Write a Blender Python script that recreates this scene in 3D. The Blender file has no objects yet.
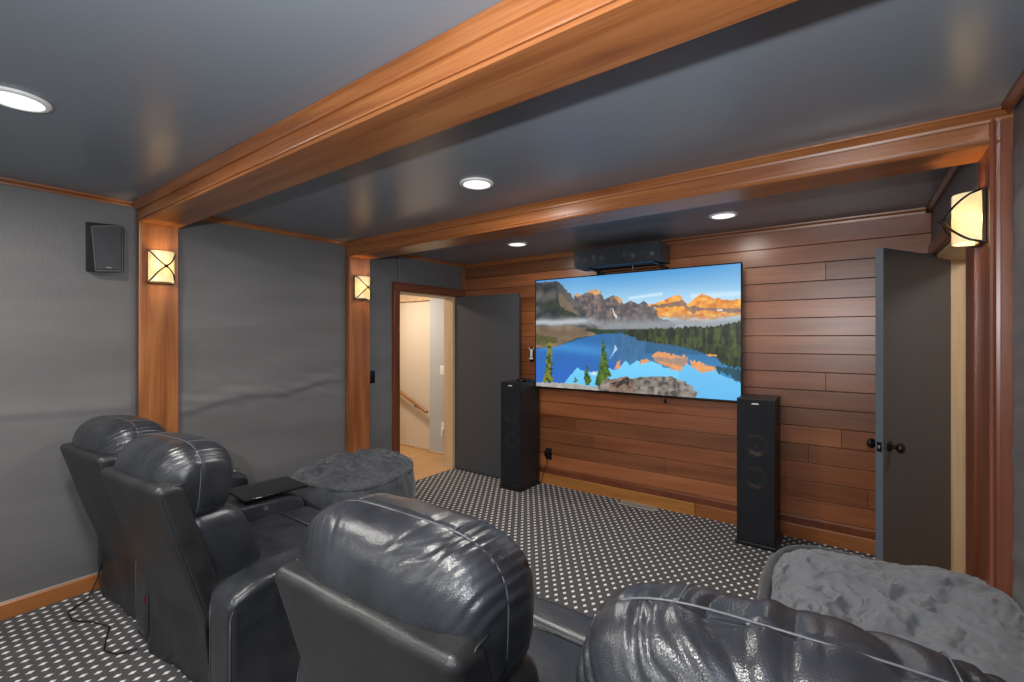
import bpy, bmesh, math, random
import numpy as np
from mathutils import Vector, Matrix, noise
from math import sin, cos, pi, radians, exp, tan, atan2, sqrt

D = bpy.data
SC = bpy.context.scene
COL = SC.collection

# ------------------------------------------------------------------ camera
cd = D.cameras.new('camera'); cam = D.objects.new('camera', cd); COL.objects.link(cam)
cd.sensor_width = 36.0
cd.lens = 462.0 / 1024.0 * 36.0
cd.shift_y = -3.0 / 1024.0
cd.clip_start = 0.02
cam.location = (0, 0, 1.5)
cam.rotation_euler = (radians(90), 0, radians(36.2))
SC.camera = cam

# ------------------------------------------------------------------ view, world, general light
SC.view_settings.view_transform = 'Standard'
SC.view_settings.look = 'None'
SC.view_settings.gamma = 1.0
SC.view_settings.use_curve_mapping = False
SC.view_settings.exposure = 0.12

W = D.worlds.new('world'); SC.world = W; W.use_nodes = True
bg = W.node_tree.nodes['Background']
bg.inputs[0].default_value = (0.94, 0.97, 1.0, 1)
bg.inputs[1].default_value = 0.55

def add_light(name, kind, loc, energy, color=(1, 1, 1), size=0.1, rot=(0, 0, 0), parent=None, **kw):
    l = D.lights.new(name, kind); l.energy = energy; l.color = color
    if kind == 'AREA':
        l.shape = kw.get('shape', 'DISK'); l.size = size
        if 'size_y' in kw: l.size_y = kw['size_y']
        if 'spread' in kw: l.spread = kw['spread']
    elif kind == 'SPOT':
        l.shadow_soft_size = size; l.spot_size = kw.get('spot', radians(150)); l.spot_blend = 0.6
    else:
        l.shadow_soft_size = size
    o = D.objects.new(name, l); COL.objects.link(o); o.location = loc; o.rotation_euler = rot
    if parent: o.parent = parent
    return o

# the photographer's flash, a hand above the lens
add_light('camera_flash', 'AREA', (-0.02, -0.24, 1.70), 52.0, (0.94, 0.97, 1.0), 0.07,
          rot=Vector((-0.36, 0.62, 0.70)).to_track_quat('-Z', 'Y').to_euler())   # tilted up, half bounced

# ------------------------------------------------------------------ room numbers
XL, XR = -3.66, 0.485          # room side walls
XLA, XRA = -3.68, 0.43         # side walls of the screen alcove
YT = 4.06                      # face of the planked screen wall
ZC = 2.355                     # ceiling
YB = -1.7                      # where the modelled room ends behind the camera
ZB = 2.228                     # underside of the beams
B1 = (0.965, 1.168)
B2 = (2.475, 2.685)

# ------------------------------------------------------------------ materials
def nm(name):
    m = D.materials.new(name); m.use_nodes = True
    nt = m.node_tree; b = nt.nodes['Principled BSDF']
    return m, nt, b
def nd(nt, t, **kw):
    n = nt.nodes.new(t)
    for k, v in kw.items():
        if k.startswith('i_'):
            n.inputs[int(k[2:])].default_value = v
        else: setattr(n, k, v)
    return n
def lk(nt, a, b): nt.links.new(a, b)
def ramp(nt, stops, interp='LINEAR'):
    r = nt.nodes.new('ShaderNodeValToRGB'); cr = r.color_ramp; cr.interpolation = interp
    while len(cr.elements) < len(stops): cr.elements.new(0.5)
    for e, (p, c) in zip(cr.elements, stops):
        e.position = p; e.color = (*c, 1) if len(c) == 3 else c
    return r
def coords(nt, scale=(1, 1, 1), kind='Object', rot=(0, 0, 0)):
    t = nt.nodes.new('ShaderNodeTexCoord'); mp = nt.nodes.new('ShaderNodeMapping')
    mp.inputs['Scale'].default_value = scale; mp.inputs['Rotation'].default_value = rot
    lk(nt, t.outputs[kind], mp.inputs[0]); return mp.outputs[0]
def plain(name, col, rough=0.5, metal=0.0, spec=0.5, bump=0.0, bscale=200, var=0.0, coat=0.0):
    m, nt, b = nm(name)
    b.inputs['Base Color'].default_value = (*col, 1)
    b.inputs['Roughness'].default_value = rough
    b.inputs['Metallic'].default_value = metal
    b.inputs['Specular IOR Level'].default_value = spec
    b.inputs['Coat Weight'].default_value = coat
    co = coords(nt)
    if bump > 0:
        n = nd(nt, 'ShaderNodeTexNoise'); n.inputs['Scale'].default_value = bscale; n.inputs['Detail'].default_value = 4
        lk(nt, co, n.inputs[0])
        bp = nd(nt, 'ShaderNodeBump'); bp.inputs['Strength'].default_value = bump; bp.inputs['Distance'].default_value = 0.002
        lk(nt, n.outputs[0], bp.inputs['Height']); lk(nt, bp.outputs[0], b.inputs['Normal'])
    if var > 0:
        n = nd(nt, 'ShaderNodeTexNoise'); n.inputs['Scale'].default_value = 3; n.inputs['Detail'].default_value = 5
        lk(nt, co, n.inputs[0])
        r = ramp(nt, [(0.3, tuple(c * (1 - var) for c in col)), (0.7, tuple(min(1, c * (1 + var)) for c in col))])
        lk(nt, n.outputs[0], r.inputs[0]); lk(nt, r.outputs[0], b.inputs['Base Color'])
    return m

def wood(name, axis, dark, mid, light, rough=0.34, tone=False, spec=0.5, coat=0.25, knots=True):
    """grain runs along axis"""
    m, nt, b = nm(name)
    sc = [9.0, 9.0, 9.0]; sc['xyz'.index(axis)] = 0.7
    co = coords(nt, sc)
    n1 = nd(nt, 'ShaderNodeTexNoise'); n1.inputs['Scale'].default_value = 1.6; n1.inputs['Detail'].default_value = 6; n1.inputs['Distortion'].default_value = 0.6
    lk(nt, co, n1.inputs[0])
    sc2 = [70.0, 70.0, 70.0]; sc2['xyz'.index(axis)] = 2.0
    co2 = coords(nt, sc2)
    n2 = nd(nt, 'ShaderNodeTexNoise'); n2.inputs['Scale'].default_value = 1.5; n2.inputs['Detail'].default_value = 3
    lk(nt, co2, n2.inputs[0])
    r = ramp(nt, [(0.28, dark), (0.5, mid), (0.74, light)])
    mx = nd(nt, 'ShaderNodeMath', operation='MULTIPLY_ADD'); mx.inputs[1].default_value = 0.30
    lk(nt, n2.outputs[0], mx.inputs[0])
    ms = nd(nt, 'ShaderNodeMath', operation='MULTIPLY'); ms.inputs[1].default_value = 0.72
    lk(nt, n1.outputs[0], ms.inputs[0]); lk(nt, ms.outputs[0], mx.inputs[2])
    lk(nt, mx.outputs[0], r.inputs[0])
    colour = r.outputs[0]
    if tone:
        at = nd(nt, 'ShaderNodeAttribute'); at.attribute_name = 'tone'
        mm = nd(nt, 'ShaderNodeMix', data_type='RGBA', blend_type='MULTIPLY'); mm.inputs[0].default_value = 1
        lk(nt, colour, mm.inputs[6]); lk(nt, at.outputs['Color'], mm.inputs[7]); colour = mm.outputs[2]
    lk(nt, colour, b.inputs['Base Color'])
    b.inputs['Roughness'].default_value = rough
    b.inputs['Specular IOR Level'].default_value = spec
    b.inputs['Coat Weight'].default_value = coat; b.inputs['Coat Roughness'].default_value = 0.3
    bp = nd(nt, 'ShaderNodeBump'); bp.inputs['Strength'].default_value = 0.12; bp.inputs['Distance'].default_value = 0.002
    lk(nt, n2.outputs[0], bp.inputs['Height']); lk(nt, bp.outputs[0], b.inputs['Normal'])
    return m

CEDAR = ((0.15, 0.044, 0.014), (0.30, 0.100, 0.028), (0.44, 0.180, 0.062))
M = {}
for ax in 'xyz':
    M['cedar_' + ax] = wood('cedar_' + ax, ax, *CEDAR)
M['cedar_planks'] = wood('cedar_planks', 'x', (0.165, 0.050, 0.018), (0.265, 0.086, 0.029), (0.36, 0.130, 0.047), rough=0.36, tone=True, coat=0.45)
M['red_casing'] = wood('red_casing', 'z', (0.09, 0.022, 0.010), (0.16, 0.042, 0.017), (0.22, 0.065, 0.027))
M['red_casing_y'] = wood('red_casing_y', 'y', (0.09, 0.022, 0.010), (0.16, 0.042, 0.017), (0.22, 0.065, 0.027))
M['orange_base'] = wood('orange_base', 'x', (0.30, 0.11, 0.025), (0.42, 0.17, 0.04), (0.52, 0.24, 0.07))
M['orange_base_y'] = wood('orange_base_y', 'y', (0.22, 0.07, 0.018), (0.32, 0.11, 0.027), (0.42, 0.16, 0.05))
M['pine'] = wood('pine', 'z', (0.50, 0.34, 0.19), (0.60, 0.43, 0.26), (0.68, 0.51, 0.33), rough=0.5, coat=0.0)
M['pine_y'] = wood('pine_y', 'y', (0.50, 0.34, 0.19), (0.60, 0.43, 0.26), (0.68, 0.51, 0.33), rough=0.5, coat=0.0)
M['oak_floor'] = wood('oak_floor', 'y', (0.42, 0.22, 0.08), (0.52, 0.29, 0.12), (0.62, 0.37, 0.17), rough=0.4)
M['handrail_wood'] = wood('handrail_wood', 'x', (0.26, 0.12, 0.045), (0.34, 0.17, 0.07), (0.42, 0.22, 0.10))

M['ceiling_paint'] = plain('ceiling_paint', (0.205, 0.232, 0.268), 0.28, spec=0.5, bump=0.04, bscale=90)
M['door_paint'] = plain('door_paint', (0.062, 0.066, 0.077), 0.42, spec=0.4, bump=0.03, bscale=120)
M['door_edge_paint'] = plain('door_edge_paint', (0.10, 0.125, 0.155), 0.4)
M['dark_metal'] = plain('dark_metal', (0.018, 0.014, 0.012), 0.35, metal=0.6)
M['bronze'] = plain('bronze', (0.05, 0.035, 0.026), 0.35, metal=0.8)
M['steel'] = plain('steel', (0.6, 0.6, 0.62), 0.3, metal=1.0)
M['black_plastic'] = plain('black_plastic', (0.008, 0.008, 0.009), 0.35)
M['black_gloss'] = plain('black_gloss', (0.006, 0.006, 0.007), 0.12)
M['white_plastic'] = plain('white_plastic', (0.82, 0.82, 0.80), 0.4)
M['speaker_vinyl'] = plain('speaker_vinyl', (0.018, 0.017, 0.019), 0.45, bump=0.1, bscale=60)
M['speaker_grey'] = plain('speaker_grey', (0.012, 0.014, 0.019), 0.6, bump=0.3, bscale=500)
M['copper'] = plain('copper', (0.55, 0.36, 0.24), 0.28, metal=1.0)
M['silver_cone'] = plain('silver_cone', (0.62, 0.60, 0.60), 0.3, metal=1.0)
M['beige_wall'] = plain('beige_wall', (0.66, 0.56, 0.45), 0.8)
M['grey_hall_wall'] = plain('grey_hall_wall', (0.46, 0.47, 0.49), 0.8)
M['vent_metal'] = plain('vent_metal', (0.40, 0.39, 0.37), 0.45, metal=0.3)
M['cord'] = plain('cord', (0.008, 0.008, 0.008), 0.5)
M['red_plastic'] = plain('red_plastic', (0.25, 0.01, 0.015), 0.4)
M['caulk'] = plain('caulk', (0.42, 0.39, 0.37), 0.7)

def emis(name, col, st):
    m, nt, b = nm(name)
    b.inputs['Base Color'].default_value = (*col, 1)
    b.inputs['Emission Color'].default_value = (*col, 1); b.inputs['Emission Strength'].default_value = st
    b.inputs['Roughness'].default_value = 0.6
    return m
M['lamp_disc'] = emis('lamp_disc', (1.0, 0.985, 0.95), 0.95)
def sconce_glass():
    m, nt, b = nm('sconce_glass')
    n = nd(nt, 'ShaderNodeTexNoise'); n.inputs['Scale'].default_value = 14; n.inputs['Detail'].default_value = 3
    lk(nt, coords(nt), n.inputs[0])
    r = ramp(nt, [(0.3, (0.84, 0.70, 0.38)), (0.7, (0.95, 0.86, 0.60))])
    lk(nt, n.outputs[0], r.inputs[0]); lk(nt, r.outputs[0], b.inputs['Base Color']); lk(nt, r.outputs[0], b.inputs['Emission Color'])
    b.inputs['Emission Strength'].default_value = 0.34
    b.inputs['Roughness'].default_value = 0.25
    b.inputs['Transmission Weight'].default_value = 0.0
    b.inputs['Subsurface Weight'].default_value = 0.0
    # a translucent share lets the bulb behind glow through
    tr = nd(nt, 'ShaderNodeBsdfTranslucent'); lk(nt, r.outputs[0], tr.inputs[0])
    mx = nd(nt, 'ShaderNodeMixShader'); mx.inputs[0].default_value = 0.20
    out = nt.nodes['Material Output']
    lk(nt, b.outputs[0], mx.inputs[1]); lk(nt, tr.outputs[0], mx.inputs[2]); lk(nt, mx.outputs[0], out.inputs[0])
    return m
M['sconce_glass'] = sconce_glass()

def grille(name, col, tp):
    m, nt, b = nm(name)
    b.inputs['Base Color'].default_value = col; b.inputs['Roughness'].default_value = 0.75
    tr = nd(nt, 'ShaderNodeBsdfTransparent')
    mx = nd(nt, 'ShaderNodeMixShader'); mx.inputs[0].default_value = tp
    lk(nt, b.outputs[0], mx.inputs[1]); lk(nt, tr.outputs[0], mx.inputs[2]); lk(nt, mx.outputs[0], nt.nodes['Material Output'].inputs[0])
    return m
M['grille'] = grille('grille_cloth', (0.012, 0.014, 0.020, 1), .40)
M['grille_blue'] = grille('grille_cloth_blue', (0.036, 0.042, 0.054, 1), .36)

def leather(name, lo, hi, rough=0.36):
    m, nt, b = nm(name)
    co = coords(nt)
    n = nd(nt, 'ShaderNodeTexNoise'); n.inputs['Scale'].default_value = 7; n.inputs['Detail'].default_value = 5; n.inputs['Roughness'].default_value = 0.6
    lk(nt, co, n.inputs[0])
    r = ramp(nt, [(0.32, lo), (0.68, hi)]); lk(nt, n.outputs[0], r.inputs[0]); lk(nt, r.outputs[0], b.inputs['Base Color'])
    rr = nd(nt, 'ShaderNodeMapRange'); rr.inputs[3].default_value = rough - 0.05; rr.inputs[4].default_value = rough + 0.09
    lk(nt, n.outputs[0], rr.inputs[0]); lk(nt, rr.outputs[0], b.inputs['Roughness'])
    b.inputs['Specular IOR Level'].default_value = 0.6
    v = nd(nt, 'ShaderNodeTexVoronoi'); v.inputs['Scale'].default_value = 320; lk(nt, co, v.inputs[0])
    n2 = nd(nt, 'ShaderNodeTexNoise'); n2.inputs['Scale'].default_value = 28; n2.inputs['Detail'].default_value = 4; lk(nt, co, n2.inputs[0])
    b1 = nd(nt, 'ShaderNodeBump'); b1.inputs['Strength'].default_value = 0.22; b1.inputs['Distance'].default_value = 0.0016
    lk(nt, v.outputs['Distance'], b1.inputs['Height'])
    b2 = nd(nt, 'ShaderNodeBump'); b2.inputs['Strength'].default_value = 0.22; b2.inputs['Distance'].default_value = 0.006
    lk(nt, n2.outputs[0], b2.inputs['Height']); lk(nt, b1.outputs[0], b2.inputs['Normal']); lk(nt, b2.outputs[0], b.inputs['Normal'])
    return m
M['leather'] = leather('leather', (0.014, 0.016, 0.020), (0.034, 0.037, 0.046), 0.28)
M['leather_dull'] = leather('leather_dull', (0.013, 0.013, 0.014), (0.024, 0.025, 0.028), 0.38)
M['stitch'] = plain('stitch', (0.10, 0.105, 0.12), 0.35)

def suede(name, lo, hi, s=6, con=.35):
    m, nt, b = nm(name)
    co = coords(nt)
    n = nd(nt, 'ShaderNodeTexNoise'); n.inputs['Scale'].default_value = s; n.inputs['Detail'].default_value = 7; n.inputs['Roughness'].default_value = 0.65; n.inputs['Distortion'].default_value = 0.8
    lk(nt, co, n.inputs[0])
    r = ramp(nt, [(con, lo), (1 - con, hi)]); lk(nt, n.outputs[0], r.inputs[0]); lk(nt, r.outputs[0], b.inputs['Base Color'])
    b.inputs['Roughness'].default_value = 0.72; b.inputs['Sheen Weight'].default_value = 0.25; b.inputs['Specular IOR Level'].default_value = 0.25
    n2 = nd(nt, 'ShaderNodeTexNoise'); n2.inputs['Scale'].default_value = 45; n2.inputs['Detail'].default_value = 5; lk(nt, co, n2.inputs[0])
    b2 = nd(nt, 'ShaderNodeBump'); b2.inputs['Strength'].default_value = 0.25; b2.inputs['Distance'].default_value = 0.004
    lk(nt, n2.outputs[0], b2.inputs['Height']); lk(nt, b2.outputs[0], b.inputs['Normal'])
    return m
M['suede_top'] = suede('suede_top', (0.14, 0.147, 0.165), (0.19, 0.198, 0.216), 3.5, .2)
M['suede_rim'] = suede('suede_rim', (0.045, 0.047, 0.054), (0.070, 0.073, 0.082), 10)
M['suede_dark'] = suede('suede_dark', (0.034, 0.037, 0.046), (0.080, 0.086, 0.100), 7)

def fabric_wall(name, lo, hi):
    m, nt, b = nm(name)
    co = coords(nt, (1, 0.6, 3))
    n = nd(nt, 'ShaderNodeTexNoise'); n.inputs['Scale'].default_value = 1.6; n.inputs['Detail'].default_value = 5
    lk(nt, co, n.inputs[0])
    r = ramp(nt, [(0.3, lo), (0.7, hi)]); lk(nt, n.outputs[0], r.inputs[0]); lk(nt, r.outputs[0], b.inputs['Base Color'])
    b.inputs['Roughness'].default_value = 0.52; b.inputs['Specular IOR Level'].default_value = 0.45
    n2 = nd(nt, 'ShaderNodeTexNoise'); n2.inputs['Scale'].default_value = 6; n2.inputs['Detail'].default_value = 3; lk(nt, coords(nt, (1, 14, 3)), n2.inputs[0])
    b2 = nd(nt, 'ShaderNodeBump'); b2.inputs['Strength'].default_value = 0.18; b2.inputs['Distance'].default_value = 0.004
    lk(nt, n2.outputs[0], b2.inputs['Height']); lk(nt, b2.outputs[0], b.inputs['Normal'])
    return m
M['fabric_wall'] = fabric_wall('fabric_wall', (0.126, 0.124, 0.127), (0.162, 0.160, 0.163))

def carpet():
    m, nt, b = nm('diamond_carpet')
    t = nt.nodes.new('ShaderNodeTexCoord'); sp = nt.nodes.new('ShaderNodeSeparateXYZ'); lk(nt, t.outputs['Object'], sp.inputs[0])
    def math(op, a, bb=None, c=None):
        n = nt.nodes.new('ShaderNodeMath'); n.operation = op
        for i, v in enumerate((a, bb, c)):
            if v is None: continue
            if isinstance(v, (int, float)): n.inputs[i].default_value = v
            else: lk(nt, v, n.inputs[i])
        return n.outputs[0]
    u = math('MULTIPLY', math('ADD', sp.outputs[0], 3.526), 1 / 0.0620)
    v = math('MULTIPLY', math('SUBTRACT', sp.outputs[1], 0.396), 1 / 0.0900)
    a = math('ADD', u, v); c = math('SUBTRACT', u, v)
    da = math('ABSOLUTE', math('SUBTRACT', a, math('ROUND', a)))
    dc = math('ABSOLUTE', math('SUBTRACT', c, math('ROUND', c)))
    d = math('MAXIMUM', da, dc)
    spot = math('LESS_THAN', d, 0.185)
    l1 = math('MULTIPLY', math('GREATER_THAN', d, 0.235), math('LESS_THAN', d, 0.285))
    l2 = math('MULTIPLY', math('GREATER_THAN', d, 0.345), math('LESS_THAN', d, 0.395))
    l3 = math('GREATER_THAN', d, 0.465)
    ln = math('MAXIMUM', math('MAXIMUM', l1, l2), l3)
    nz = nd(nt, 'ShaderNodeTexNoise'); nz.inputs['Scale'].default_value = 400; nz.inputs['Detail'].default_value = 2; lk(nt, t.outputs['Object'], nz.inputs[0])
    base = ramp(nt, [(0.3, (0.016, 0.015, 0.018)), (0.7, (0.045, 0.043, 0.049))]); lk(nt, nz.outputs[0], base.inputs[0])
    mx = nd(nt, 'ShaderNodeMix', data_type='RGBA'); lk(nt, ln, mx.inputs[0]); lk(nt, base.outputs[0], mx.inputs[6]); mx.inputs[7].default_value = (0.15, 0.145, 0.15, 1)
    mx2 = nd(nt, 'ShaderNodeMix', data_type='RGBA'); lk(nt, spot, mx2.inputs[0]); lk(nt, mx.outputs[2], mx2.inputs[6]); mx2.inputs[7].default_value = (0.78, 0.77, 0.75, 1)
    lk(nt, mx2.outputs[2], b.inputs['Base Color'])
    b.inputs['Roughness'].default_value = 0.95; b.inputs['Specular IOR Level'].default_value = 0.1
    bp = nd(nt, 'ShaderNodeBump'); bp.inputs['Strength'].default_value = 0.4; bp.inputs['Distance'].default_value = 0.003
    lk(nt, nz.outputs[0], bp.inputs['Height']); lk(nt, bp.outputs[0], b.inputs['Normal'])
    return m
M['carpet'] = carpet()

# ------------------------------------------------------------------ mesh helpers
def obj(name, bm, mat, parent=None, smooth=False):
    me = D.meshes.new(name)
    bmesh.ops.recalc_face_normals(bm, faces=bm.faces)
    bm.to_mesh(me); bm.free()
    if smooth:
        for p in me.polygons: p.use_smooth = True
    if mat: me.materials.append(mat)
    o = D.objects.new(name, me); COL.objects.link(o)
    if parent: o.parent = parent
    return o
def tag(o, label, cat, group=None, kind=None):
    if label: o['label'] = label
    if cat: o['category'] = cat
    if group: o['group'] = group
    if kind: o['kind'] = kind
    return o
def thing(name, label, cat, loc=(0, 0, 0), rotz=0.0, group=None, kind=None):
    o = D.objects.new(name, None); COL.objects.link(o); o.location = loc; o.rotation_euler = (0, 0, rotz)
    o.empty_display_size = 0.05
    return tag(o, label, cat, group, kind)
def struct(name, bm, mat, parent=None, smooth=False):
    o = obj(name, bm, mat, parent, smooth)
    if not parent: o['kind'] = 'structure'
    return o
NB = bmesh.new
def box(bm, x0, x1, y0, y1, z0, z1, bev=0.0, mtx=None):
    g = bmesh.ops.create_cube(bm, size=1.0)
    vs = g['verts']
    for v in vs:
        v.co = Vector((x0 + (v.co.x + .5) * (x1 - x0), y0 + (v.co.y + .5) * (y1 - y0), z0 + (v.co.z + .5) * (z1 - z0)))
    if bev > 0:
        es = list({e for v in vs for e in v.link_edges})
        r = bmesh.ops.bevel(bm, geom=es, offset=bev, segments=2, profile=0.5, affect='EDGES')
        vs = list({v for f in r['faces'] for v in f.verts} | {v for v in vs if v.is_valid})
    if mtx is not None:
        for v in vs: v.co = mtx @ v.co
    return vs
def prism(bm, prof, a0, a1, axis='x', mtx=None):
    """extrude a closed (p,q) outline along an axis; x: p=y q=z; y: p=x q=z; z: p=x q=y"""
    def P(p, q, a):
        return Vector({'x': (a, p, q), 'y': (p, a, q), 'z': (p, q, a)}[axis])
    A = [bm.verts.new(P(p, q, a0)) for p, q in prof]; B = [bm.verts.new(P(p, q, a1)) for p, q in prof]
    n = len(prof)
    for i in range(n): bm.faces.new((A[i], A[(i + 1) % n], B[(i + 1) % n], B[i]))
    bm.faces.new(A[::-1]); bm.faces.new(B)
    if mtx is not None:
        for v in A + B: v.co = mtx @ v.co
def tube(bm, pts, r, seg=8, closed=False):
    pts = [Vector(p) for p in pts]; n = len(pts); rings = []
    up = Vector((0, 0, 1)); prev = None
    for i, p in enumerate(pts):
        if closed: t = pts[(i + 1) % n] - pts[i - 1]
        else: t = pts[min(i + 1, n - 1)] - pts[max(i - 1, 0)]
        t.normalize()
        if prev is None:
            a = t.cross(up)
            if a.length < 0.1: a = t.cross(Vector((1, 0, 0)))
        else: a = prev - t * prev.dot(t)
        a.normalize(); prev = a; b = t.cross(a)
        rr = r[i] if isinstance(r, (list, tuple)) else r
        rings.append([bm.verts.new(p + (a * cos(2 * pi * k / seg) + b * sin(2 * pi * k / seg)) * rr) for k in range(seg)])
    for i in range(n if closed else n - 1):
        A, B = rings[i], rings[(i + 1) % n]
        for k in range(seg): bm.faces.new((A[k], A[(k + 1) % seg], B[(k + 1) % seg], B[k]))
    if not closed:
        bm.faces.new(rings[0][::-1]); bm.faces.new(rings[-1])
def lathe(bm, prof, seg=32, mtx=None, cap=True):
    """prof: (radius, height) list, spun about z"""
    rings = []
    for r, h in prof:
        if r < 1e-6: rings.append([bm.verts.new(Vector((0, 0, h)))])
        else: rings.append([bm.verts.new(Vector((r * cos(2 * pi * k / seg), r * sin(2 * pi * k / seg), h))) for k in range(seg)])
    for A, B in zip(rings, rings[1:]):
        for k in range(seg):
            a = A[k % len(A)]; a2 = A[(k + 1) % len(A)]; b = B[k % len(B)]; b2 = B[(k + 1) % len(B)]
            vs = []
            for v in (a, a2, b2, b):
                if v not in vs: vs.append(v)
            if len(vs) > 2: bm.faces.new(vs)
    for R in (rings[0], rings[-1]):
        if cap and len(R) > 2: bm.faces.new(R)
    if mtx is not None:
        for R in rings:
            for v in R: v.co = mtx @ v.co
def grid_surface(bm, V, f):
    """surface of a box lattice with coordinate lists V[0..2], each point mapped by f"""
    nx, ny, nz = (len(v) - 1 for v in V); d = {}
    def g(i, j, k):
        key = (i, j, k)
        if key not in d: d[key] = bm.verts.new(f(Vector((V[0][i], V[1][j], V[2][k]))))
        return d[key]
    for i in range(nx):
        for j in range(ny):
            bm.faces.new((g(i, j, 0), g(i, j + 1, 0), g(i + 1, j + 1, 0), g(i + 1, j, 0)))
            bm.faces.new((g(i, j, nz), g(i + 1, j, nz), g(i + 1, j + 1, nz), g(i, j + 1, nz)))
    for i in range(nx):
        for k in range(nz):
            bm.faces.new((g(i, 0, k), g(i + 1, 0, k), g(i + 1, 0, k + 1), g(i, 0, k + 1)))
            bm.faces.new((g(i, ny, k), g(i, ny, k + 1), g(i + 1, ny, k + 1), g(i + 1, ny, k)))
    for j in range(ny):
        for k in range(nz):
            bm.faces.new((g(0, j, k), g(0, j, k + 1), g(0, j + 1, k + 1), g(0, j + 1, k)))
            bm.faces.new((g(nx, j, k), g(nx, j + 1, k), g(nx, j + 1, k + 1), g(nx, j, k + 1)))
    return d
def rbox(bm, c, h, r, m=(6, 6, 6), k=4, f=None, mtx=None):
    """rounded box: centre c, half sizes h, edge radius r, optional deformation f(co)"""
    V = []
    for i in range(3):
        a = [-h[i] + r * (1 - tan(pi / 4 * (1 - j / k))) for j in range(k + 1)]
        inner = [(-h[i] + r) + (2 * (h[i] - r)) * j / m[i] for j in range(1, m[i])]
        V.append(a + inner + [-x for x in a[::-1]])
    def F(p):
        q = Vector([max(-h[i] + r, min(h[i] - r, p[i])) for i in range(3)])
        d = p - q
        if d.length > 1e-9: p = q + d.normalized() * r
        if f: p = f(p)
        p = p + Vector(c)
        return mtx @ p if mtx is not None else p
    grid_surface(bm, V, F)
def fbm(x, y, z, o=4): return noise.fractal(Vector((x, y, z)), 1.0, 2.0, o)
def ridge(x, y, z):
    return 1 - abs(noise.noise(Vector((x, y, z)))) * 2
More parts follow.
